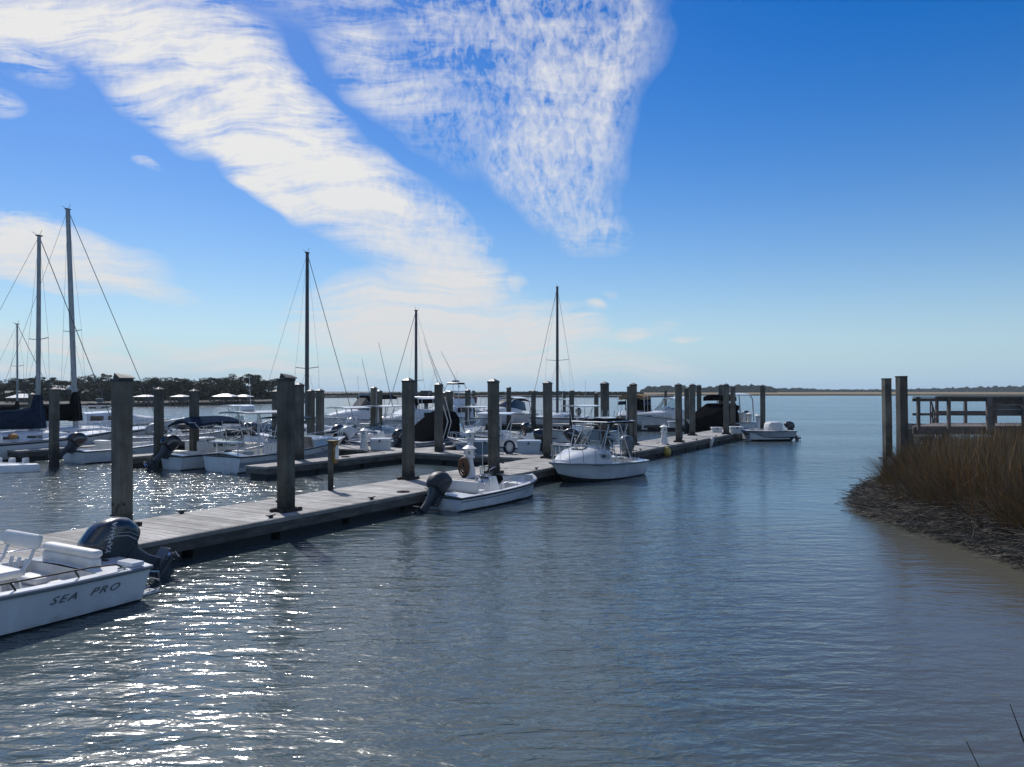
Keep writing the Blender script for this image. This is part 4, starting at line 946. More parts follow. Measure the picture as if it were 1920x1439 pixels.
# ---- outer rows
r, H = cc('white cruiser with dark bimini and low cabin behind the double piles', xy=(px(742, 66), 67), ang=R(180 + 40), L_=8.5, B_=2.9, fs=.9, fb=1.35, con=False, seat=False, motor=COWLW, tilt=0)
cabin(r, 'cabin', [(2.6, .95, 1.2, .75), (3.6, .98, 1.2, .85), (5.2, 1.1, 1.0, .6), (6.6, 1.2, .6, .2)]); canopy(r, 'canvas_top', .6, 3.4, 1.1, 2.75, CNVK, camber=.2, th=.12)
panes(r, [(3.3, 1.05, 1.75), (4.2, .7, 1.75), (4.2, -.7, 1.75), (3.3, -1.05, 1.75)], [(3.0, .95, 2.65), (3.4, .65, 2.75), (3.4, -.65, 2.75), (3.0, -.95, 2.65)], gm=GLD)
tubes(r, 'top_frame', [[(x, s * 1.1, .95), (x2, s * 1.05, 2.75)] for s in (-1, 1) for x, x2 in ((.5, .7), (2.2, 1.2), (2.2, 3.2))], .025, ALU)
r, H = cc('skiff with white and black outboard left of the double piles', xy=(px(662, 55), 55), L_=5, m=GEL, motor=COWLW, tilt=25, top=None)
r, H = cc('skiff with a plain black outboard right of the double piles', xy=(px(722, 57), 57), L_=5.4, m=GELG, tilt=20)
r, H = cc('open boat with white and black outboard just left of the third pile', uv=(-28.6, 31.3), L_=5.4, motor=COWLW, tilt=55, con=True)
# sportfisher with tower
r = boat('white sportfishing boat with open tuna tower and radar between the middle piles', xy=(px(903, 69.5), 69.5), ang=DOCK_ANG + pi)
H = Hull(r, 10.5, 3.5, .95, 1.7, rake=1.5, tb=.34, gw=.2, nst=14, crown=.12)
cabin(r, 'deckhouse', [(3.5, 1.0, 1.45, 1.15), (5.0, 1.1, 1.4, 1.2), (6.4, 1.2, 1.1, .75), (7.6, 1.4, .7, .1)])
for s in (-1, 1):
    b = MB(); b.box((4.8, s * 1.40, 1.75), (2.0, .03, .38), rx=-s * .1); b.build('cabin_window', GLD, r)
b = MB(); b.box((4.0, 0, 2.42), (2.3, 2.4, .5), taper=.94); b.build('flybridge', GEL, r, bevel=.06)
canopy(r, 'flybridge_top', 2.9, 5.0, 1.1, 3.15, GEL, camber=.06)
ln = []
for s in (-1, 1):
    ln += [[(2.6, s * 1.3, 1.9), (3.4, s * .75, 3.3), (3.7, s * .55, 4.0)], [(5.4, s * 1.2, 2.2), (4.8, s * .75, 3.3), (4.5, s * .55, 4.0)], [(3.4, s * .75, 3.3), (4.8, s * .75, 3.3)], [(3.7, s * .55, 4.0), (4.5, s * .55, 4.0)], [(3.0, s * 1.0, 2.6), (5.2, s * 1.0, 2.6)]]
for z, w_ in ((4.0, .55), (3.3, .75), (2.6, 1.0)): ln += [[(3.6, -w_, z), (3.6, w_, z)], [(4.6, -w_, z), (4.6, w_, z)]]
tubes(r, 'tuna_tower', ln, .03, ALU)
b = MB(); b.box((4.1, 0, 3.95), (.95, 1.2, .14)); b.build('tower_floor', CNVK, r); b = MB(); b.lathe([(.1, 4.05), (.32, 4.1), (.32, 4.22), (.1, 4.28)], n=12); b.build('radar_dome', GELG, r, smooth=40).location = (4.1, 0, 0)
tubes(r, 'outrigger', [[(4.2, .5, 3.6), (3.9, -1.7, 6.8)], [(4.2, -.9, 3.0), (4.0, -2.9, 6.8)], [(4.0, -1.6, 3.2), (3.8, -3.6, 8.0)]], [.03, .014], ALUD)
tubes(r, 'antenna', [[(4.4, .3, 4.0), (4.4, .35, 5.1)], [(3.8, -.3, 4.0), (3.8, -.35, 4.7)]], .012, ALU)
b = MB(); b.box((2.6, 0, 2.55), (.5, 2.1, .6)); b.build('bridge_enclosure', mat('canvas_rust_brown', (.10, .06, .05), .8, var=.3), r, bevel=.05)
bow_rail(r, H, .6, .96, .5, 5)
# express cruiser
r = boat('large white express cruiser with tinted wraparound windscreen beyond the walkway', xy=(px(985, 73), 74), ang=DOCK_ANG + pi)
H = Hull(r, 8.8, 3.0, 1.15, 1.65, rake=1.4, tb=.40, gw=.22, nst=14, crown=.2, stripe=(GELG, .25, .32))
cabin(r, 'cabin', [(2.9, 1.25, 1.30, .55), (4.3, 1.35, 1.25, .60), (6.0, 1.5, .95, .38), (7.4, 1.62, .5, .1)])
b = MB(); b.loft([[(x, w_ * c, z) for c, z in ((-1, z0), (-.86, z0 + h * .8), (-.5, z0 + h), (.5, z0 + h), (.86, z0 + h * .8), (1, z0))] for x, w_, z0, h in ((2.0, 1.25, 1.5, .95), (3.0, 1.25, 1.6, 1.08), (4.2, 1.15, 1.75, .85), (5.2, .95, 1.9, .12))], True, True, True); b.build('windscreen', GLD, r, smooth=30)
canopy(r, 'hard_top', 1.4, 3.7, 1.12, 2.68, GEL, camber=.12, th=.06)
tubes(r, 'windscreen_frame', [[(3.7, s * 1.0, 2.62), (5.1, s * .93, 1.98)] for s in (-1, 0, 1)] + [[(1.5, s * 1.15, 2.65), (1.1, s * 1.3, 1.25)] for s in (-1, 1)], .04, GEL)
bow_rail(r, H, .55, .96, .5, 6, mid=True); canopy(r, 'canvas_back', .7, 2.0, 1.1, 2.3, CNVK, slope=.3)
# centre console beyond the mast
r, H = cc('white centre console with small pale top right behind the rightmost mast', xy=(px(1085, 77), 78), ang=DOCK_ANG + pi, L_=7, B_=2.5, fs=.8, fb=1.2, top=True, tilt=20, zt=2.5)
tubes(r, 'tower', [[(2.2, s * .7, 2.5), (2.4, s * .5, 3.1)] for s in (-1, 1)], .02, ALU)
# tan canopied cruiser
r, H = cc('cruiser with tan canopy, blue side curtain and dark aft canvas between two right piles', xy=(px(1204, 70), 71), ang=DOCK_ANG + pi + .15, L_=7.6, B_=2.7, fs=.9, fb=1.3, con=False, seat=False, motor=COWLW, tilt=0, m=GELT)
cabin(r, 'cabin', [(2.5, 1.0, 1.1, .6), (4.6, 1.1, 1.0, .5), (6.2, 1.2, .5, .12)]); canopy(r, 'canvas_top', .9, 3.9, 1.15, 2.85, CNVT, camber=.22, th=.30)
b = MB()
for s in (-1, 1): b.box((2.4, s * 1.12, 2.25), (2.8, .03, .32), rx=s * .1)
b.build('side_curtain', CNVG, r)
b = MB(); b.loft([[(.25, -1.15, .95), (.25, 1.15, .95)], [(.8, -1.1, 2.9), (.8, 1.1, 2.9)]], False); b.loft([[(.9, -1.2, .95), (.9, -1.15, 2.85)], [(.25, -1.2, .95), (.8, -1.15, 2.85)]], False); b.build('aft_canvas', CNVK, r)
tubes(r, 'top_frame', [[(x, s * 1.2, 1.0), (x, s * 1.15, 2.9)] for s in (-1, 1) for x in (.95, 2.4, 3.8)], .025, ALU)
# white bow
r, H = cc('white boat with a tall pointed bow and pulpit facing left beside the outer piles', xy=(px(1322, 65), 67.5), ang=R(180 + 26), L_=7.2, B_=2.6, fs=.85, fb=1.45, con=False, seat=False, tilt=10)
cabin(r, 'cabin', [(2.2, .95, 1.05, .8), (3.4, 1.05, 1.05, .9), (4.4, 1.2, .9, .4), (6.2, 1.38, .5, .1)])
panes(r, [(3.4, .95, 1.75), (4.2, .6, 1.7), (4.2, -.6, 1.7), (3.4, -.95, 1.75)], [(2.9, .85, 2.5), (3.3, .5, 2.65), (3.3, -.5, 2.65), (2.9, -.85, 2.5)])
canopy(r, 'canvas_top', 1.2, 3.2, .95, 2.65, GEL, camber=.14)
tubes(r, 'anchor_line', [[(7.1, 0, 1.4), (7.9, .1, .5), (8.6, .2, -.1)]], .02, mat('rope_blue', (.03, .12, .25), .8))
# black covered boat
r = boat('boat shrouded in black canvas with a white framed hard top, behind the dock end pile', xy=(px(1408, 61), 62.5), ang=R(180 + 38))
H = Hull(r, 7.4, 2.7, .85, 1.2, rake=1.1, tb=.5, nst=14)
b = MB(); rings = []
for x, w_, zt_ in ((2.6, 1.2, 2.35), (3.6, 1.2, 2.35), (3.9, 1.15, 2.25), (4.9, 1.15, 1.75), (6.3, .75, 1.35), (7.0, .35, 1.25)):
    rings.append([(x, -w_ * 1.12, .35), (x, -w_ * 1.05, zt_ * .6), (x, -w_ * .85, zt_), (x, w_ * .85, zt_), (x, w_ * 1.05, zt_ * .6), (x, w_ * 1.12, .35)])
b.loft(rings, True, True, True); b.build('boat_cover', CNVK, r, smooth=30)
canopy(r, 'soft_top', 2.4, 4.2, 1.0, 2.85, CNVK, camber=.2, th=.3)
canopy(r, 'hard_top', .6, 2.6, 1.05, 3.05, GEL, camber=.10, th=.06)
tubes(r, 'top_frame', [[(.5, s * 1.15, .9), (.6, s * 1.1, 2.7), (.85, s * 1.0, 3.02)] for s in (-1, 1)] + [[(2.2, s * 1.15, .9), (2.2, s * 1.0, 3.0)] for s in (-1, 1)], .05, ALU)
cushion(r, 'cockpit_seat', (1.2, 0, 1.15), (.5, 1.6, .9), GELI); b = MB(); b.box((2.0, .3, 2.0), (.5, .8, .4)); b.build('bridge_gear', CNVK, r, bevel=.05)
outboard(r, 0, 0, .9, 10, 1.1, COWLB); 
# more hulls in the crowd
r, H = cc('white open boat with pale top and many rods behind the black canvas boat bow', xy=(px(925, 52), 52.5), ang=DOCK_ANG + pi, L_=6.2, B_=2.3, top=True, zt=2.3)
tubes(r, 'rod_holder', [[(1.4, y, 2.3), (1.2, y, 3.0)] for y in (-.5, -.2, .2, .5)], .015, ALU)
r, H = cc('small white boat with low windscreen behind the cuddy boat bow', xy=(px(1072, 40), 41), ang=R(180 - 10), L_=4.6, B_=1.9, fs=.5, fb=.7, tilt=30)
r, H = cc('pale cruiser with cream sloping cabin seen left of the nearest pile', xy=(px(120, 52), 51), ang=DOCK_ANG - .25, L_=8.6, B_=2.8, fs=.85, fb=1.35, con=False, seat=False, tilt=0, motor=COWLW)
cabin(r, 'cabin', [(1.6, .9, 1.15, .95), (3.9, 1.0, 1.15, .95), (5.0, 1.1, 1.0, .55), (7.0, 1.25, .5, .1)])
for s in (-1, 1):
    for x in (2.2, 3.3):
        b = MB(); b.box((x, s * 1.13, 1.5), (.8, .03, .3), rx=-s * .08); b.build('cabin_window', GLD, r)
tubes(r, 'flybridge_rail', [[(1.6, s * .9, 1.95), (1.6, s * .9, 2.3), (3.8, s * .9, 2.3), (3.8, s * .9, 1.95)] for s in (-1, 1)] + [[(1.6, -.9, 2.3), (1.6, .9, 2.3)]], .02, ALU)
r, H = cc('open boat with black rails just right of the nearest pile', xy=(px(225, 43), 44), ang=DOCK_ANG - .3, L_=5.6, B_=2.2, fs=.7, fb=.9, motor=COWLB, rail=False, tilt=0)
bow_rail(r, H, .3, .93, .45, 6, m=DARKMETAL, mid=True)
r, H = cc('small boat with canvas capped grey motor behind the pile left of the bimini', xy=(px(286, 46), 46.5), ang=DOCK_ANG, L_=5.2, B_=2.1, fs=.6, fb=.85, motor=mat('cowling_grey2', (.25, .27, .28), .4), tilt=-5, con=False, seat=False)
r, H = cc('white centre console with high T shaped top behind the radar boat', uv=(-31.5, 32.0), L_=6.4, B_=2.3, top=True, zt=2.35, motor=COWLW)
r, H = cc('low white skiff crossing behind the mooring walkway near the tall dark mast', uv=(-36.5, 31.5), L_=5.5, B_=2.1, motor=COWLB, con=True)

# ---- more of the crowd between the piles
r, H = cc('blue sided boat with pale cabin and antennas right of the tall dark mast', xy=(px(640, 44), 43.5), ang=DOCK_ANG + .1, L_=6.4, B_=2.3, top=None, stripe=(GELB, .2, .8), con=True, cx=.4)
tubes(r, 'antenna', [[(2.6, .4, 1.4), (2.4, .5, 4.2)], [(3.0, -.4, 1.4), (2.9, -.5, 3.6)]], .010, ALU); cabin(r, 'cabin', [(3.2, .7, .8, .5), (4.4, .8, .7, .4), (5.4, .9, .3, .08)], GELB)
r, H = cc('white boat with raised outriggers left of the black canvas speedboat', xy=(px(770, 50), 50), ang=DOCK_ANG + pi, L_=6.8, B_=2.4, top=True, zt=2.4, motor=COWLW)
tubes(r, 'outrigger', [[(2.8, .8, 2.4), (2.0, -1.0, 6.4)], [(2.8, -.8, 2.4), (2.2, -2.2, 5.4)]], [.025, .012], ALUD)
r, H = cc('white flybridge cruiser with small dark windows behind the tower boat pile', xy=(px(840, 60), 61), ang=DOCK_ANG + pi - .1, L_=8.2, B_=2.9, fs=.9, fb=1.4, con=False, seat=False, motor=COWLW, tilt=0)
cabin(r, 'cabin', [(2.2, .95, 1.2, .95), (4.6, 1.05, 1.15, .95), (5.6, 1.2, .9, .45), (6.9, 1.3, .4, .1)]); canopy(r, 'hard_top', 1.6, 4.4, 1.05, 2.75, GEL)
for s in (-1, 1):
    for x in (2.8, 3.8):
        b = MB(); b.box((x, s * 1.16, 1.6), (.7, .03, .26), rx=-s * .08); b.build('cabin_window', GLD, r)
for s in (-1, 1):
    for x in (1.8, 3.0, 4.2): tubes(r, 'top_post', [[(x, s * 1.0, 1.9), (x, s * 1.0, 2.75)]], .025, ALU)
tubes(r, 'antenna', [[(3, .5, 2.8), (2.6, .9, 5.0)]], .012, ALU)
r, H = cc('white open skiff with a pale bow cushion between the fourth and fifth piles', xy=(px(985, 47), 46), ang=DOCK_ANG + pi, L_=5.6, B_=2.2, motor=COWLB, tilt=30)
r, H = cc('pale walkaround boat with twin dark outboards beyond the cuddy canopy', xy=(px(1130, 54), 53), ang=DOCK_ANG + pi - .2, L_=6.4, B_=2.4, top=True, zt=2.35, nm=2, motor=COWLB, tilt=20)
tubes(r, 'antenna', [[(2.8, .4, 2.4), (2.7, .4, 4.0)]], .010, ALU)
r, H = cc('low white boat with blue mooring cover between the two left boat rows', xy=(px(470, 46), 46.5), ang=DOCK_ANG, L_=6, B_=2.2, con=False, seat=False, stripe=(CNVG, .7, .95))
b = MB(); b.loft([[(x, -w_, .75), (x, -w_ * .5, .75 + h), (x, w_ * .5, .75 + h), (x, w_, .75)] for x, w_, h in ((.4, .9, .2), (2.0, 1.0, .75), (3.6, .95, .7), (5.2, .4, .2))], True, True, True); b.build('boat_cover', CNVG, r, smooth=30)
r, H = cc('small white skiff with upright white motor at the outer left row', xy=(px(400, 58), 58), ang=DOCK_ANG, L_=5.4, B_=2.1, motor=COWLW, top=True, zt=2.2)
# ---------------------------------------------------------------- dock furniture
PEDM = mat('pedestal_white', (.66, .66, .64), .45, var=.08, vscale=4)
def pedestal(x, y, label, z=.5, h=1.12, rz=0.0):
    r = empty('power_pedestal', (x, y, z), rz, label, 'pedestal', 'lighthouse shaped power pedestals'); k = h / 1.12
    b = MB(); b.lathe([(.26 * k, 0), (.26 * k, .03 * k), (.22 * k, .05 * k), (.125 * k, .62 * k)], n=8, sq=1); b.build('body', PEDM, r, smooth=30)
    b = MB(); b.lathe([(.17 * k, .62 * k), (.19 * k, .64 * k), (.19 * k, .69 * k), (.165 * k, .70 * k), (.165 * k, .92 * k)], n=12); b.build('lantern', PEDM, r, smooth=30)
    b = MB(); b.lathe([(.23 * k, .92 * k), (.24 * k, .94 * k), (.10 * k, 1.03 * k), (.035 * k, 1.05 * k), (.035 * k, 1.10 * k), (.012 * k, 1.12 * k)], n=16); b.build('roof', PEDM, r, smooth=40)
    for a in range(4):
        b = MB(); b.box((.168 * k * cos(a * pi / 2), .168 * k * sin(a * pi / 2), .80 * k), (.015, .07, .10), rz=a * pi / 2); b.build('outlet', GALV, r)
    return r
def at(cx, cy, z=.5):   # world point on a horizontal plane from measured photo coordinates
    d = (CAMZ - z) * 1450 / (cy - 733); return ((cx - 960) * d / 1450, d)
x, y = at(880, 894); pd_ = pedestal(x, y, 'white lighthouse pedestal with brown hose, behind the small open skiff', h=1.12)
b = MB()
for k in range(8):
    f_ = .35 + .085 * k; b.tube([(-.27 + .035 * (k % 3), .24 * f_ * cos(a), .40 + .34 * f_ * sin(a) - .03 * k * .3) for a in [2 * pi * i / 16 for i in range(17)]], .026, 6, False)
hs_ = b.build('coiled_hose', BROWN, None, smooth=60); hs_.location = (x - .02, y, .5); hs_.rotation_euler = (0, 0, .9); tag(hs_, 'brown hose coiled on the left of the nearest lighthouse pedestal', 'hose')
x, y = at(1245, 833); pedestal(x, y, 'white lighthouse pedestal beside the pile right of the cuddy boat', h=1.1)
x, y = at(683, 843); pedestal(x, y, 'white pedestal standing left of the white dock box', h=1.1)
x, y = at(882, 851); pedestal(x, y, 'white pedestal behind the nearest one, left of the blue dock boxes', h=1.15)
x, y = at(1405, 800); pedestal(x, y, 'left one of the two pedestals at the far dock end', h=1.2)
x, y = at(1421, 803.5); pedestal(x, y, 'right one of the two pedestals at the far dock end, by the end skiff', h=1.15)
b = MB(); b.box((0, 0, .02), (.5, .2, .04)); b.sphere((-.02, 0, .16), (.26, .12, .05), 12, 6); o = b.build('life_ring', PEDM, None, smooth=40)
x, y = at(866, 849); o.location = (x, y, .95); tag(o, 'white oval float hanging by the second pedestal', 'float')
def dockbox(cx, cy, L_, D_, H_, label, m, lid=None, rz=0.0, z=.5):
    x, y = at(cx, cy, z); r = empty('dock_box', (x, y + D_ / 2, z), rz, label, 'dock box', 'dock boxes')
    b = MB(); b.loft([[(px_ * k, py_ * k, zz) for px_, py_ in rrect(L_, D_, .05)] for zz, k in ((0, .90), (H_ * .82, .99))], True, True, True); b.build('body', m, r, smooth=30)
    b = MB(); b.loft([[(px_ * k, py_ * k, zz) for px_, py_ in rrect(L_ + .06, D_ + .06, .06)] for zz, k in ((H_ * .80, 1), (H_ * .90, 1), (H_ * .97, .96), (H_, .85))], True, True, True); b.build('lid', lid or m, r, smooth=30)
    b = MB(); b.box((0, -D_ / 2 - .025, H_ * .78), (.08, .02, .10)); b.build('latch', DARKMETAL, r)
    return r
DBX = mat('dock_box_white', (.56, .58, .58), .4, var=.08); DBB = mat('dock_box_blue', (.10, .15, .20), .4, var=.1); DBL = mat('dock_box_pale_blue', (.36, .45, .52), .4, var=.08)
dockbox(712, 844, .98, .6, .56, 'white dock box with tapered sides left of the third pile', DBX, GEL)
dockbox(909, 851, 1.15, .6, .66, 'slate blue dock box with a white lid behind the fourth pile', DBB, GEL)
dockbox(992, 851, 1.05, .6, .60, 'pale blue dock box left of the cuddy boat', DBL, DBL, rz=-.1)
dockbox(1264, 802, .8, .5, .50, 'small white dock box at the outer dock behind the pedestal', DBX, z=.5)
dockbox(1382, 813, .85, .6, .46, 'grey white dock box at the far dock end', DBX)
dockbox(1345, 811, .7, .5, .35, 'flat white step box left of the dock end pile', DBX)
db_ = dockbox(357, 843, .9, .6, .62, 'grey dock box under the blue bimini canopy', DBX); db_.location = W(-31.45, 24.5, .5); db_.rotation_euler = (0, 0, DOCK_ANG)
# hose reel
x, y = at(955, 852); r = empty('hose_reel', (x, y + .2, .5), .2, 'dark hose coiled on a round white reel between the dock boxes', 'hose reel')
b = MB()
for k in range(3): b.tube([((.20 + .03 * k) * cos(a), -.05 + .04 * k, .30 + (.26 + .02 * k) * sin(a)) for a in [2 * pi * i / 18 for i in range(19)]], .028, 6, False)
b.build('hose', CNVB, r, smooth=60); b = MB(); b.sphere((0, .03, .3), (.17, .05, .22), 14, 6); b.build('reel', PEDM, r, smooth=50); b = MB(); b.box((0, .04, .02), (.3, .2, .04)); b.box((0, .08, .15), (.05, .05, .3)); b.build('stand', GALV, r)
# fire point post
x, y, _ = W(-15.62, 16.45); r = empty('extinguisher_post', (x, y, .3), DOCK_ANG, 'thin grey post with a yellow brown extinguisher box right of the second pile', 'post')
b = MB(); b.box((0, 0, .80), (.11, .11, 1.6)); b.build('shaft', PILEM, r)
OCH = mat('ochre_box_paint', (.22, .13, .03), .55, var=.45, vscale=9)
b = MB(); b.box((.10, .0, 1.28), (.16, .24, .62)); b.build('box', OCH, r, bevel=.015); b = MB(); b.box((.07, 0, 1.61), (.26, .28, .03)); b.build('box_lid', OCH, r)
b = MB(); b.lathe([(.05, -.2), (.06, -.15), (.06, .12), (.03, .17), (.02, .2)], n=10); b.build('extinguisher', PEDM, r, smooth=40).location = (.10, -.14, 1.28)
# fenders and ropes
YEL = mat('fender_yellow', (.42, .30, .06), .5, var=.3)
x, y, _ = W(-13.16, 38.2); b = MB(); b.sphere((0, 0, 0), (.22, .22, .26), 14, 8); b.tube([(0, 0, .24), (-.05, .05, .45)], .012, 5); o = b.build('fender', YEL, None, smooth=60); o.location = (x, y, .22); tag(o, 'round dull yellow fender hanging on the dock side by the pedestal', 'fender')
x, y, _ = W(-13.12, 29.0); b = MB(); b.sphere((0, 0, 0), (.22, .12, .11), 14, 8); o = b.build('fender', PEDM, None, smooth=60); o.location = (x, y, .16); tag(o, 'white fender at the waterline under the cuddy boat bow', 'fender')
x, y, _ = W(-13.14, 46.2); b = MB(); b.lathe([(.04, -.3), (.10, -.22), (.11, .2), (.04, .3)], n=10); o = b.build('fender', PEDM, None, smooth=60); o.location = (x, y, .25); o.rotation_euler = (0, .25, 0); tag(o, 'long white fender on the dock side right of the yellow one', 'fender')
# coiled line on the dock
x, y, _ = W(-13.6, 17.2); b = MB()
for k in range(4): b.tube([((.07 + .035 * k) * cos(a), (.07 + .035 * k) * sin(a), .015) for a in [2 * pi * i / 14 for i in range(15)]], .012, 5, False)
o = b.build('coiled_rope', mat('rope_dark', (.06, .05, .045), .9), None, smooth=60); o.location = (x, y, .5); tag(o, 'dark coiled rope on the dock beside the small skiff motor', 'rope')
# floating platform at the left edge
x, y = -21.4, 32.0
r = empty('floating_platform', (x, y, 0), .05, 'low white floating platform with a lamp post and three bollards at the left edge', 'platform')
b = MB(); pl = [(-2.6, -.75), (.2, -.75), (1.2, -.4), (1.85, 0), (1.2, .4), (.2, .75), (-2.6, .75)]
b.loft([[(a, c, -.1) for a, c in pl], [(a, c, .20) for a, c in pl], [(a * .97, c * .92, .30) for a, c in pl], [(a * .9, c * .6, .33) for a, c in pl]], True, True, True); b.build('deck', GEL, r, smooth=30)
for k in range(3):
    b = MB(); b.lathe([(.11, .2), (.13, .24), (.13, .46), (.11, .50)], n=12); b.build('bollard', PEDM, r, smooth=40).location = (-.25 + .55 * k, .72, 0)
tubes(r, 'post', [[(-1.2, .3, .3), (-1.2, .3, .80)]], .03, ALU); b = MB(); b.lathe([(.05, .78), (.10, .82), (.10, .94), (.05, .98)], n=12); b.build('lamp', GEL, r, smooth=40).location = (-1.2, .3, 0)

# ---------------------------------------------------------------- wooden pier at right
PW = mat('pier_wood', (.135, .115, .10), .85, var=.35, vscale=2.5, stretch=(1, 1, 1), bump=.5, bscale=14, objrand=.15)
pr = empty('wooden_pier', (14.75, 28.3, 0), -.01, 'weathered wooden pier with railings and slatted bench, behind the marsh grass at right', 'pier')
Z = 2.02
b = MB(); b.box((5.5, -.02, Z - .14), (11.2, .06, .26)); b.box((6.7, 3.0, Z - .14), (8.8, .06, .26)); b.box((1.12, 1.5, Z - .14), (3.75, .06, .26), rz=math.atan2(3, 2.4)); b.build('fascia', PW, pr)
pm = MB(); pm.box((0, 0, 0), (.145, 2.94, .04)); pme = pm.mesh('deck_plank', PW)
for i in range(72):
    x = .06 + i * .153; f = min(1, (x + .15) / 2.4); inst('deck_plank', pme, pr, (x, 1.49 * f, Z), (0, 0, random.uniform(-.003, .003)), (1, f, 1))
tp = MB(); tp.box((0, 0, 0), (.10, .10, 1.30)); post = tp.mesh('rail_post', PW)
for x in (.06, 1.16, 2.62, 3.86, 5.3, 6.8, 8.3, 9.8): inst('rail_post', post, pr, (x, -.11, Z + .42), (0, 0, random.uniform(-.03, .03)), (1.0 if x != 2.62 else 1.9, 1, 1))
for x in (2.45, 3.6, 4.8, 6.0, 7.2, 8.4): inst('rail_post', post, pr, (x, 3.10, Z + .42))
for y, xc, xl in ((0, 5.4, 11.0), (3.10, 6.65, 8.5)):
    b = MB(); b.box((xc, y - .05, Z + 1.09), (xl, .14, .04)); b.box((xc, y, Z + .99), (xl, .04, .12)); b.build('top_rail', PW, pr)
    b = MB(); b.box((xc, y, Z + .46), (xl, .04, .09)); b.build('mid_rail', PW, pr)
for z in (.55, .72, .89):
    b = MB(); b.box((4.4, .10, Z + z), (3.4, .035, .165), rx=-.10); b.build('bench_slat', PW, pr)
b = MB(); b.box((4.4, .42, Z + .42), (3.4, .5, .04)); b.box((3.0, .42, Z + .2), (.08, .4, .4)); b.box((5.8, .42, Z + .2), (.08, .4, .4)); b.build('bench_seat', PW, pr)
for x in (1.2, 4.6, 8.0):
    for y in (.2, 2.8):
        b = MB(); b.lathe([(.14, -2.4), (.14, Z - .2)], n=10); b.build('support_pile', PILEM, pr, smooth=40).location = (x, y, 0)
gw_ = empty('gangway', (16.2, 31.2, 0), R(58), 'sloping gangway with pale rails going down behind the wooden pier', 'gangway')
b = MB(); b.add([(0, -.6, Z), (0, .6, Z), (6, .6, .55), (6, -.6, .55), (0, -.6, Z - .12), (0, .6, Z - .12), (6, .6, .43), (6, -.6, .43)], [(0, 1, 2, 3), (7, 6, 5, 4), (0, 3, 7, 4), (1, 5, 6, 2), (3, 2, 6, 7), (0, 4, 5, 1)]); b.build('ramp', DECKW, gw_)
for s in (-1, 1):
    tubes(gw_, 'handrail', [[(0, s * .6, Z + 1.0), (6, s * .6, 1.5)], [(0, s * .6, Z + .5), (6, s * .6, 1.0)]] + [[(x, s * .6, Z - x * .245), (x, s * .6, Z + 1 - x * .25)] for x in (0, 1.2, 2.4, 3.6, 4.8, 6)], .03, ALU if s > 0 else PW)
r, H = cc('white small boat glimpsed between grass tips and the two piles at right', xy=(16.1, 32.6), ang=R(12), L_=3.6, B_=1.7, fs=.5, fb=.7, con=True, seat=False, nm=0)

# ---------------------------------------------------------------- marsh bank with grass
rb = random.Random(11)
edge = [(24, 32), (18.0, 31), (14.6, 29.5), (12.7, 27.2), (11.4, 25), (10.55, 23.4), (9.75, 21.2), (9.75, 18.8), (9.95, 16.6), (9.9, 14.2), (10.6, 11.5), (12.5, 8.5), (16, 5.5), (24, 3)]
def edist(x, y):   # signed: >0 inside the bank
    best = 1e9; sgn = 1
    for (ax, ay), (bx_, by_) in zip(edge[:-1], edge[1:]):
        vx, vy = bx_ - ax, by_ - ay; t = max(0, min(1, ((x - ax) * vx + (y - ay) * vy) / (vx * vx + vy * vy)))
        qx, qy = ax + vx * t, ay + vy * t; d = math.hypot(x - qx, y - qy)
        if d < best: best = d; sgn = 1 if (vx * (y - ay) - vy * (x - ax)) > 0 else -1
    return best * sgn - .38
def gh(x, y):
    d = edist(x, y); n = .06 * sin(x * 3.1 + y * 1.7) + .05 * sin(x * 1.3 - y * 2.9) + .03 * sin(x * 7 + y * 9)
    return -.35 + min(1, max(0, (d + .35) / 1.3)) ** .8 * .75 + n
gx, gy = np.arange(8.5, 34, .3), np.arange(3, 33.5, .3)
b = MB(); vs = [(float(x), float(y), gh(x, y) if x > 9 else -.5) for y in gy for x in gx]; nx = len(gx)
b.add(vs, [(j * nx + i, j * nx + i + 1, (j + 1) * nx + i + 1, (j + 1) * nx + i) for j in range(len(gy) - 1) for i in range(nx - 1)])
tag(b.build('marsh_bank', mat('marsh_mud', (.045, .038, .028), .85, var=.5, vscale=3, bump=.8, bscale=6), smooth=60), kind='structure')
GR = [mat('grass_golden', (.23, .130, .035), .7, var=.25, vscale=2), mat('grass_olive', (.105, .085, .028), .7, var=.25, vscale=2), mat('grass_rust', (.18, .080, .025), .7, var=.25, vscale=2), mat('grass_dead_grey', (.17, .15, .12), .8, var=.3, vscale=2), mat('grass_stem_dark', (.06, .05, .035), .8)]
def blade(b, x, y, z, h, lean, az, w_, mi, seg=3, droop=.5):
    dx_, dy_ = cos(az), sin(az); q = rb.uniform(0, pi); wx, wy = cos(q) * w_ / 2, sin(q) * w_ / 2
    base = len(b.v)
    for i in range(seg + 1):
        f = i / seg; o_ = lean * h * (f + droop * f * f) / (1 + droop); zz = z + h * (f - .35 * droop * lean * f * f); k = 1 - f * .85
        cx_, cy_ = x + dx_ * o_, y + dy_ * o_
        b.v += [(cx_ - wx * k, cy_ - wy * k, zz), (cx_ + wx * k, cy_ + wy * k, zz)]
    for i in range(seg): b.f.append([base + 2 * i, base + 2 * i + 1, base + 2 * i + 3, base + 2 * i + 2]); b.m.append(mi)
b = MB(); n = 0
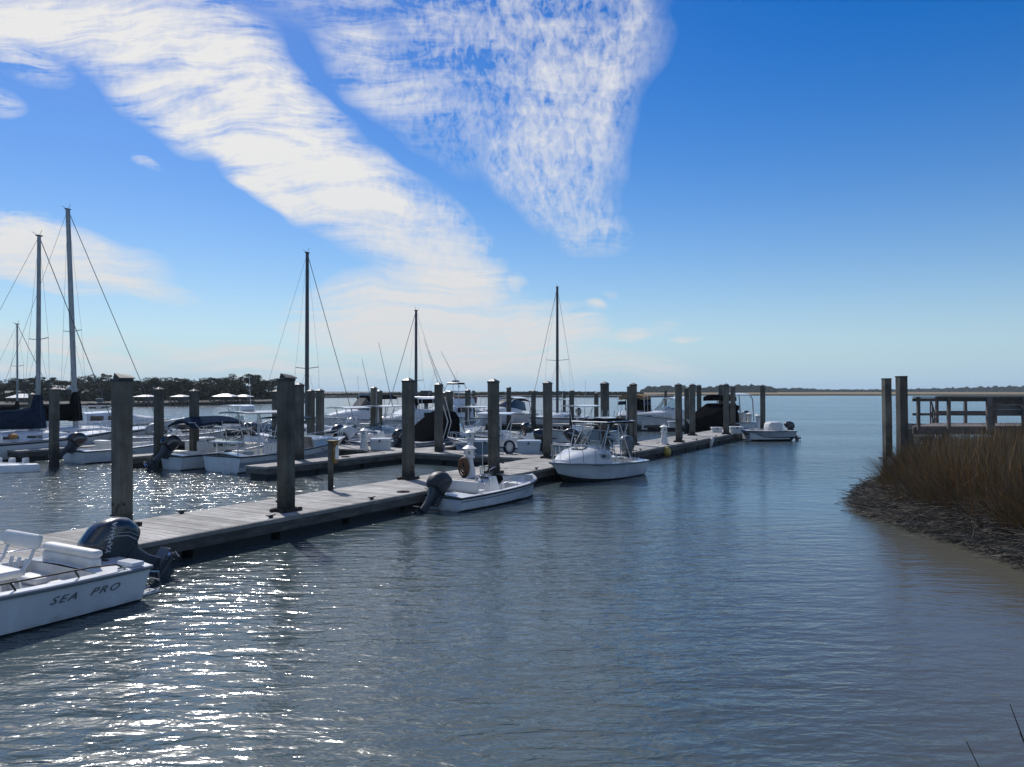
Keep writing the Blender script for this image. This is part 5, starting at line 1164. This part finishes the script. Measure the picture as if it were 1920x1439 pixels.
while n < 36000:
    y = rb.uniform(11, 31.2); x = rb.uniform(9.2, 22)
    if x > .70 * y + 2.6: continue
    d = edist(x, y)
    if d < .42: continue
    clump = sin(x * 2.3 + 1) * sin(y * 2.0) + .6 * sin(x * 5.1) * sin(y * 4.4 + 2)
    if rb.random() > .62 + .38 * clump: continue
    n += 1
    out = max(0, 1 - (d - .42) / 1.4)
    h = rb.uniform(1.05, 1.72) * (1 + .13 * clump) * (1 - .34 * out) * (1.0 if rb.random() < .93 else 1.12)
    az = pi + rb.uniform(-1.0, 1.0) if rb.random() < out * 1.1 else rb.uniform(0, 2 * pi)
    lean = rb.uniform(.04, .22) + out * rb.uniform(0, 1.0)
    q = rb.random(); mi = 0 if q < .30 else 1 if q < .60 else 2 if q < .78 else 3 if q < .90 else 4
    blade(b, x, y, gh(x, y) - .05, h, lean, az, rb.uniform(.012, .026), mi)
tag(b.build('marsh_grass', GR), 'dense brown and olive cordgrass on the bank at right', 'grass', kind='stuff')
# dead stems lying at the water's edge
b = MB(); n = 0
while n < 9500:
    y = rb.uniform(11, 30); x = rb.uniform(8.8, 14)
    if x > .70 * y + 2: continue
    d = edist(x, y)
    if d < -.45 or d > 1.5: continue
    n += 1; L_ = rb.uniform(.3, 1.3) * (1.0 if rb.random() < .9 else 1.6); az = rb.gauss(.35 if rb.random() < .6 else 2.6, .5); el = rb.gauss(.02, .16) + (.5 if rb.random() < .10 else 0)
    z = max(gh(x, y), -.02) + rb.uniform(0, .30) * min(1, d + .8); v = Vector((cos(az) * cos(el), sin(az) * cos(el), sin(el))) * L_; r_ = rb.uniform(.003, .010)
    p0 = Vector((x, y, z)) - v / 2; p1 = p0 + v; p0.z = max(p0.z, -.03); p1.z = max(p1.z, -.03); md = (p0 + p1) / 2 + Vector((rb.uniform(-.05, .05), rb.uniform(-.05, .05), rb.uniform(0, .06)))
    b.mi = 0 if rb.random() < .45 else 1 if rb.random() < .5 else 2
    b.tube([p0, md, p1], r_, 3, False)
tag(b.build('fallen_stems', [GR[3], mat('dead_stem_brown', (.10, .085, .06), .85, var=.3), GR[4]]), 'tangle of dead grey stems at the foot of the marsh grass', 'dead stems', kind='stuff')
for (x, y, az, L_), lb in zip([(10.1, 16.2, -.5, 1.5), (10.0, 18.0, .2, 1.2), (10.4, 21.5, .1, 1.1)], ['pale forked dead branch lying lowest at the water edge by the grass', 'pale thin branch at the middle of the bank edge', 'whitish short branch further along the bank edge']):
    b = MB(); z = .12
    def q(s, o): return (x + cos(az) * s - sin(az) * o, y + sin(az) * s + cos(az) * o, z + .05 * sin(s * 5) + .06 * s)
    b.tube([q(0, 0), q(L_ * .3, .08), q(L_ * .6, -.05), q(L_, .1)], [.014, .012, .009, .004], 5); b.tube([q(L_ * .3, .08), q(L_ * .5, .35), q(L_ * .6, .55)], [.010, .007, .003], 5); b.tube([q(L_ * .6, -.05), q(L_ * .75, -.3)], [.008, .003], 5)
    tag(b.build('dead_branch', mat('bleached_wood', (.38, .35, .30), .8, var=.2)), lb, 'branch')
# bare stalks close to the camera
for i, (pts, lb) in enumerate(((((3.55, 5.2, -.2), (3.32, 5.25, .45), (3.10, 5.3, .95)), 'bare dark stalk entering low at the right picture corner'), (((4.05, 5.8, .1), (3.85, 5.8, .65), (3.72, 5.8, 1.0)), 'shorter bare stalk tip above the corner stalk'))):
    b = MB(); b.tube(pts, [.008, .006, .003], 6); b.tube([pts[1], (pts[1][0] - .06, pts[1][1], pts[1][2] + .14)], [.004, .002], 5)
    tag(b.build('bare_stalk', GR[4]), lb, 'stalk')

# ---------------------------------------------------------------- far shores
MARSH = mat('far_marsh', (.17, .115, .045), .9, var=.3, vscale=.02, stretch=(.3, 3, 1)); BANKM = mat('far_bank_dark', (.045, .04, .03), .9, var=.4, vscale=.2)
LEAF = [mat('leaf_dark', (.022, .030, .018), .9, var=.3, vscale=.4, spec=.08), mat('leaf_mid', (.034, .042, .024), .9, var=.3, vscale=.4, spec=.08), mat('leaf_pale', (.05, .056, .036), .9, var=.3, vscale=.4, spec=.08)]
BARK = mat('bark', (.06, .05, .04), .9)
def land(name, front, back_y, z, m, hz=None):
    b = MB(); n = len(front)
    vs = [(x, y, -1.5) for x, y in front] + [(x, y + .5, z * .75) for x, y in front] + [(x, y + 2.5, z) for x, y in front] + [(x * back_y / y, back_y, z) for x, y in front]
    fs = []
    for r_ in range(3):
        for i in range(n - 1): fs.append((r_ * n + i, r_ * n + i + 1, (r_ + 1) * n + i + 1, (r_ + 1) * n + i))
    b.add(vs, fs); return tag(b.build(name, m), kind='structure')
def jag(pts, n, a):
    out = []
    for (x0, y0), (x1, y1) in zip(pts[:-1], pts[1:]):
        for k in range(n): f = k / n; out.append((x0 + (x1 - x0) * f + rb.uniform(-a, a) * .3, y0 + (y1 - y0) * f + rb.uniform(-a, a)))
    return out + [pts[-1]]
land('far_shore', jag([(-190, 120), (-100, 150), (-80, 165), (-60, 200), (-58, 215), (-70, 250), (-104, 345)], 8, 1.5), 700, .9, BANKM)
land('far_shore', jag([(-108, 350), (-98, 352), (-72, 395), (-30, 410), (20, 400), (70, 395), (90, 430), (96, 540)], 8, 4), 2600, .9, BANKM)
land('marsh_plain', jag([(90, 538), (160, 545), (260, 540), (420, 520), (900, 500)], 10, 6), 3800, 1.1, MARSH)
def tree_mesh(seed, kind):
    r_ = random.Random(seed); b = MB(); b2 = MB()
    h = 1.0
    b.tube([(0, 0, -.1), (r_.uniform(-.03, .03), 0, .35), (r_.uniform(-.05, .05), 0, .62), (0, 0, .85)], [.030, .024, .016, .006], 6)
    cl = []
    nb = 7 if kind == 'pine' else 11
    for k in range(nb):
        a = r_.uniform(0, 2 * pi); rr = r_.uniform(.10, .42) if kind != 'pine' else r_.uniform(.08, .36); z = r_.uniform(.42, .90) if kind == 'oak' else r_.uniform(.68, .95) if kind == 'pine' else r_.uniform(.25, .9)
        if kind == 'oak': z = min(z, .95 - rr * .6)
        p = (cos(a) * rr, sin(a) * rr, z); cl.append((p, r_.uniform(.10, .19) * (1 if kind != 'pine' else .85)))
        b.tube([(0, 0, z * .55), (p[0] * .5, p[1] * .5, z * .82), p], [.012, .009, .004], 4, False)
    for (cx_, cy_, cz_), cr in cl:
        for k in range(170):
            a, c = r_.uniform(0, 2 * pi), r_.uniform(-1, 1); q = cr * r_.uniform(.55, 1.08); s_ = sqrt_(1 - c * c)
            p = Vector((cx_ + q * s_ * cos(a), cy_ + q * s_ * sin(a), cz_ + q * c * (.62 if kind != 'pine' else .42)))
            u = Vector((r_.uniform(-1, 1), r_.uniform(-1, 1), r_.uniform(-.6, .6))).normalized(); w_ = u.cross(Vector((r_.uniform(-1, 1), r_.uniform(-1, 1), r_.uniform(-1, 1)))).normalized(); e = r_.uniform(.013, .028)
            b2.mi = r_.choice((0, 0, 1, 1, 2)); b2.add([tuple(p - u * e), tuple(p + w_ * e * .7), tuple(p + u * e), tuple(p - w_ * e * .7)], [(0, 1, 2, 3)])
    return b.mesh('trunk', BARK), b2.mesh('crown', LEAF)
from math import sqrt as sqrt_
TM = [tree_mesh(i, k) for i, k in enumerate(('oak', 'oak', 'oak', 'pine', 'pine', 'bush', 'bush'))]
def tree(x, y, h, wdt, i, label, group):
    r = empty('pine_tree' if i in (3, 4) else 'oak_tree' if i < 3 else 'bushy_tree', (x, y, .8), rb.uniform(0, 6.28), label, 'tree', group); r.scale = (wdt, wdt, h)
    inst('trunk', TM[i][0], r); inst('crown', TM[i][1], r)
# skyline of the left shore: (photo column, top row)
def where(c):
    for lim, t in ((20, 'at the left picture edge'), (62, 'between the shortest and second mast'), (120, 'behind the white roofed house'), (205, 'between the tallest mast and nearest pile'), (262, 'just right of the nearest pile'), (330, 'above the two middle boathouses'), (385, 'around the blue grey house'), (450, 'above the widest boathouse'), (600, 'beside the second nearest pile')):
        if c < lim: return t
SKY = [(-80, 716), (0, 716), (22, 722), (40, 708), (52, 712), (66, 706), (88, 712), (105, 710), (122, 714), (142, 712), (165, 706), (185, 716), (203, 702), (215, 708), (240, 714), (262, 716), (280, 708), (300, 714), (320, 714), (345, 712), (365, 718), (380, 716), (395, 712), (412, 710), (432, 708), (446, 704), (460, 708), (470, 704), (485, 708), (500, 710), (512, 716), (524, 722)]
for i in range(96):
    c = -70 + 596 * (i + rb.random()) / 96; 
    for (c0, t0_), (c1, t1_) in zip(SKY[:-1], SKY[1:]):
        if c0 <= c <= c1: tp_ = t0_ + (t1_ - t0_) * (c - c0) / (c1 - c0)
    d = rb.uniform(205, 262) if i % 2 else rb.uniform(182, 215); d = max(d, 205 + (c - 460) * .5 if c > 460 else 0)
    sh = 0 if i % 2 else rb.uniform(4, 13)
    h = CAMZ + (733 - tp_ - sh) * d / 1450 - .8 + rb.uniform(-.3, 1.5)
    k = rb.choice((0, 1, 2, 5, 6)) if i % 2 == 0 else rb.choice((0, 1, 2, 3, 4, 0, 3))
    nm = ('broad dark live oak in the tree line along the left far shore', 'tall flat topped pine above the left far shore tree line', 'low bushy tree at the foot of the left far shore tree line')[0 if k < 3 else 1 if k < 5 else 2]
    nm = nm.replace('along the left far shore', where(c)).replace('at the foot of the left far shore tree line', where(c)).replace('the left far shore tree line', 'the trees ' + where(c))
    tree(px(c, d), d, max(h, 3), rb.uniform(5.5, 9.5) if k not in (3, 4) else rb.uniform(5, 7), k, nm, ('oaks on the left shore', 'pines on the left shore', 'bushy trees on the left shore')[0 if k < 3 else 1 if k < 5 else 2])
# undergrowth and far woods: masses of leaf clumps
def wood(name, label, pts, n, th, seed, size=(.8, 2.0), zb=.9, squash=1.0):
    """pts: (photo column, top row, distance)"""
    r_ = random.Random(seed); b = MB()
    for k in range(n):
        f = r_.random() * (len(pts) - 1); i = int(f); f -= i; (c0, t0_, d0), (c1, t1_, d1) = pts[i], pts[i + 1]
        c = c0 + (c1 - c0) * f; tpp = t0_ + (t1_ - t0_) * f; d = d0 + (d1 - d0) * f + r_.uniform(0, th)
        top = CAMZ + (733 - tpp) * d / 1450; lump = .82 + .18 * sin(c * .35 + seed) * sin(c * .13 + 1) + r_.uniform(-.12, .06)
        zz = zb + (top - zb) * lump * r_.random() ** .6
        e = r_.uniform(*size); p = Vector((px(c, d), d, zz)); u = Vector((r_.uniform(-1, 1), r_.uniform(-.5, .5), r_.uniform(-.5, .5))).normalized(); w_ = u.cross(Vector((r_.uniform(-1, 1), -1, r_.uniform(-1, 1)))).normalized()
        b.mi = r_.choice((0, 0, 1, 1, 2)); b.add([tuple(p - u * e), tuple(p + w_ * e * .6), tuple(p + u * e), tuple(p - w_ * e * .6)], [(0, 1, 2, 3)])
    tag(b.build(name, LEAF), label, 'woodland', kind='stuff')
wood('undergrowth', 'dark undergrowth along the foot of the left shore trees', [(-70, 732, 168), (240, 732, 178), (460, 733, 212), (526, 736, 240)], 9000, 40, 1, (.35, .9))
wood('far_wood', 'low dark shrubs on the middle far shore', [(524, 736, 356), (600, 741, 372), (690, 739, 396), (780, 737, 412), (930, 737, 420), (1000, 735, 412), (1100, 735.5, 402), (1205, 737, 450)], 14000, 60, 2, (.5, 1.3))
wood('far_wood', 'wooded island behind the marsh right of the marina', [(1204, 733, 980), (1216, 726, 980), (1250, 723.5, 980), (1300, 724, 980), (1332, 729, 980), (1340, 733, 980)], 6500, 60, 3, (1.2, 3.4), 1.0)
wood('far_wood', 'longer wooded island behind the end of the marina dock', [(1318, 730, 1000), (1345, 724, 1000), (1400, 722, 1000), (1440, 725, 1020), (1455, 730, 1020)], 7500, 60, 4, (1.2, 3.4), 1.0)
wood('far_wood', 'thin distant tree line along the right horizon', [(1440, 729, 1250), (1500, 728, 1300), (1540, 731, 1350), (1640, 731, 1400), (1700, 730, 1400), (1800, 727, 1350), (1890, 723.5, 1300), (1960, 725, 1300), (2050, 725, 1300)], 15000, 160, 5, (1.2, 3.2), 1.0)
# houses and boathouses of the left shore
ROOFP = mat('pale_metal_roof', (.62, .62, .60), .35, var=.08, vscale=.5); WALLD = mat('house_wall_grey', (.11, .12, .125), .8, var=.2); WALLB = mat('house_wall_brown', (.09, .075, .065), .8, var=.2); ROOFD = mat('dark_shingle_roof', (.06, .065, .07), .8, var=.3)
def house(cx, top, eave, bot, wpx, d, label, roof=ROOFP, wall=WALLD, rz=0.0):
    zz = lambda yy: CAMZ + (733 - yy) * d / 1450
    w_ = wpx * d / 1450; r = empty('shore_house', (px(cx, d), d, 0), rz, label, 'house')
    b = MB(); b.box((0, 3, (zz(eave) + .5) / 2), (w_ * .88, 5, zz(eave) - .5)); b.build('wall', wall, r)
    b = MB(); e = zz(eave); t = zz(top); b.loft([[(-w_ / 2, 0, e), (w_ / 2, 0, e), (w_ / 2, 6, e), (-w_ / 2, 6, e)], [(-w_ / 2 * .82, 2.6, t), (w_ / 2 * .82, 2.6, t), (w_ / 2 * .82, 3.4, t), (-w_ / 2 * .82, 3.4, t)]], True, True, True); b.build('roof', roof, r)
    for k in range(4):
        b = MB(); b.box((w_ * (-.32 + .21 * k), .47, (e + .7) * .62), (w_ * .12, .06, (e - .5) * .36)); b.build('window', GLD, r)
house(102, 722.5, 731, 748, 44, 188, 'shore house with a bright white roof right of the second mast')
house(205, 716, 724, 748, 40, 200, 'grey two storey shore house left of the nearest pile', ROOFD, WALLD)
house(372, 716, 722, 748, 44, 205, 'blue grey shore house among trees above the bimini', ROOFD, mat('house_wall_blue', (.10, .14, .15), .8, var=.2))
house(12, 733, 738, 750, 36, 178, 'low grey shore house at the left picture edge', ROOFD, WALLD)
house(160, 733, 738, 750, 34, 182, 'low brown shore house behind the tallest mast', ROOFD, WALLB)
def boathouse(cx, top, eave, wpx, d, label):
    zz = lambda yy: CAMZ + (733 - yy) * d / 1450
    w_ = wpx * d / 1450; r = empty('boathouse', (px(cx, d), d, 0), 0, label, 'boathouse', 'boathouses along the left shore')
    e, t = zz(eave), zz(top); b = MB(); b.loft([[(-w_ / 2, -2, e), (w_ / 2, -2, e), (w_ / 2, 3, e), (-w_ / 2, 3, e)], [(-w_ * .15, .2, t), (w_ * .15, .2, t), (w_ * .15, .8, t), (-w_ * .15, .8, t)]], True, True, True); b.build('roof', ROOFP, r)
    for k in (-.42, -.14, .14, .42):
        for y in (-1.8, 2.8): b = MB(); b.box((w_ * k, y, e / 2 - .5), (.22, .22, e + 1)); b.build('post', WALLB, r)
    b = MB(); b.box((0, .5, .9), (w_ * 1.1, 5.4, .18)); b.build('deck', WALLB, r)
    b = MB(); b.box((w_ * .1, .5, 1.5), (w_ * .5, 2.2, .8)); b.build('slung_boat', WALLD, r, bevel=.2)
for a in ((40, 738.5, 746, 38, 158, 'leftmost boathouse with a broad pale roof beside the short mast'), (272, 740.5, 744, 32, 163, 'boathouse with pale roof between the nearest pile and the next one'), (338, 740.5, 744, 26, 168, 'small pale roofed boathouse left of the bimini pile'),
          (422, 738.5, 743.5, 38, 178, 'widest low boathouse roof right of the bimini pile'), (456, 740, 744, 26, 182, 'rightmost pale boathouse roof on the left shore'), (183, 755, 757.5, 13, 150, 'tiny low float shed on the water behind the tallest mast')): boathouse(*a)
# small far details
b = MB(); b.box((0, 0, 1.2), (5, 2.4, 1.8), taper=.8); o = b.build('work_boat', mat('faded_blue', (.12, .2, .26), .6)); o.location = (px(683, 385), 385, 0); tag(o, 'tiny blue and white vessel by the middle far shore', 'boat')
b = MB(); b.sphere((0, 0, .12), (.22, .12, .10), 10, 6); b.sphere((.2, 0, .26), (.07, .06, .06), 8, 5); b.box((-.25, 0, .13), (.18, .08, .03)); b.box((.29, 0, .25), (.06, .02, .02)); o = b.build('gull', GEL, None, smooth=60); o.location = (px(616, 56), 57.2, .52); tag(o, 'small white gull resting on the low dock behind the mast', 'bird')

# ---------------------------------------------------------------- thin air
b = MB(); b.box((0, 1800, 16.5), (7000, 4300, 39.5)); hz_ = b.build('haze', None); hz_.data.materials.clear()
hm = bpy.data.materials.new('haze_air'); hm.use_nodes = True; hn = hm.node_tree; hn.nodes.clear()
vo = hn.nodes.new('ShaderNodeVolumePrincipled'); vo.inputs['Color'].default_value = (.78, .92, 1.0, 1); vo.inputs['Density'].default_value = 0.00014; vo.inputs['Anisotropy'].default_value = .2
oo = hn.nodes.new('ShaderNodeOutputMaterial'); hn.links.new(vo.outputs[0], oo.inputs['Volume']); hz_.data.materials.append(hm); tag(hz_, 'thin blue haze over the river', 'haze', kind='stuff')

# ---------------------------------------------------------------- lines, cords and clutter on the docks
def line(pts, r_, m, name, lb, cat):
    P = [Vector(p) for p in pts]; out = []
    for a, c in zip(P[:-1], P[1:]):
        n_ = 6; sag = min(.25, (c - a).length * .07)
        for k in range(n_): f = k / n_; q = a.lerp(c, f); q.z -= sag * 4 * f * (1 - f) * (1 if abs(a.z - c.z) + (c - a).length > .8 else 0); out.append(tuple(q))
    out.append(tuple(P[-1])); b = MB(); b.tube(out, r_, 5); return tag(b.build(name, m, smooth=60), lb, cat)
RD = mat('rope_dark', (.06, .05, .045), .9); CY = mat('cord_yellow', (.40, .30, .04), .6); CB = mat('cord_black', (.015, .015, .015), .6)
line([W(-13.4, 8.9, .52), (W(-13.1, 8.4, .62))], .012, ROPE, 'mooring_line', 'pale mooring line between the foreground boat and the dock edge', 'rope')
line([W(-13.45, 18.0, .54), W(-13.0, 17.9, .46), W(-12.7, 18.4, .45)], .012, RD, 'mooring_line', 'dark mooring line holding the small skiff stern to the dock', 'rope')
line([W(-13.4, 27.6, .55), W(-12.95, 27.3, .9)], .012, ROPE, 'mooring_line', 'mooring line from the dock to the cuddy boat bow', 'rope')
line([W(-13.4, 32.0, .55), W(-12.2, 32.6, .6)], .012, RD, 'mooring_line', 'dark mooring line at the cuddy boat stern', 'rope')
line([W(-22.7, 22.6, .54), W(-24.9, 23.0, .78)], .014, RD, 'mooring_line', 'mooring line from the finger dock to the radar boat', 'rope')
line([W(-22.7, 27.4, .54), W(-25.3, 27.6, 1.0)], .014, ROPE, 'mooring_line', 'pale mooring line at the radar boat bow', 'rope')
line([W(-31.0, 22.0, .54), W(-30.0, 21.6, .66)], .014, RD, 'mooring_line', 'mooring line holding the bimini boat to its finger dock', 'rope')
line([W(-39.0, 23, .54), W(-36.6, 22.4, .66)], .014, ROPE, 'mooring_line', 'mooring line at the white skiff left of the nearest pile', 'rope')
x, y = at(880, 894); p0 = Vector((x, y, .52))
line([p0 + Vector((.2, 0, .0)), p0 + Vector((.6, .8, 0)), p0 + Vector((.5, 1.9, 0)), p0 + Vector((1.2, 2.6, 0)), p0 + Vector((1.1, 3.6, 0))], .014, CY, 'extension_lead', 'yellow power cord lying on the dock behind the nearest pedestal', 'cord')
x, y = at(1245, 833); p0 = Vector((x, y, .52))
line([p0, p0 + Vector((-.3, .6, 0)), p0 + Vector((.2, 1.2, 0)), p0 + Vector((-.6, 2.0, 0))], .014, CB, 'extension_lead', 'black cord on the dock behind the pedestal right of the cuddy boat', 'cord')
line([W(-15.5, 30.2, .52), W(-17.2, 29.7, .52), W(-18.4, 30.1, .52), W(-19.6, 29.6, .52)], .014, CB, 'hose', 'dark hose snaking over the walkway by the dock boxes', 'hose')
b = MB(); b.lathe([(.12, 0), (.14, .30), (.15, .31), (.13, .30), (.11, .03)], n=14); o = b.build('bucket', PEDM, None, smooth=40); o.location = W(-13.9, 30.6, .5); tag(o, 'white bucket on the dock near the cuddy boat bow', 'bucket')
b = MB(); b.lathe([(.13, 0), (.15, .32), (.16, .33), (.14, .32), (.12, .03)], n=14); o = b.build('bucket', DBB, None, smooth=40); o.location = W(-21.4, 30.0, .5); tag(o, 'blue bucket beside the walkway pile', 'bucket')
for i, (u_, v_, lb) in enumerate(((-14.9, 34.6, 'dark coil of rope on the dock left of the cuddy canopy'), (-13.7, 44.5, 'rope coil near the outer end of the long dock'), (-22.9, 25.0, 'rope coil on the finger dock by the radar boat'))):
    b = MB()
    for k in range(4): b.tube([((.08 + .035 * k) * cos(a), (.08 + .035 * k) * sin(a), .015 + .01 * (k % 2)) for a in [2 * pi * j / 14 for j in range(15)]], .013, 5, False)
    o = b.build('coiled_rope', (RD, ROPE, RD)[i], None, smooth=60); o.location = W(u_, v_, .5); tag(o, lb, 'rope')
b = MB(); b.tube([(0, 0, 0), (0, 0, .5)], .10, 14)
for k, (u_, v_, lb, mm_) in enumerate(((-13.13, 19.3, 'dark fender between small skiff and dock', CB), (-13.13, 31.2, 'white fender hanging at the dock edge by the cuddy boat', PEDM))):
    b = MB(); b.lathe([(.03, -.28), (.09, -.22), (.10, .2), (.03, .28)], n=12); b.tube([(0, 0, .27), (-.02, .02, .42)], .008, 4)
    o = b.build('fender', mm_, None, smooth=50); o.location = W(u_, v_, .26); tag(o, lb, 'fender')
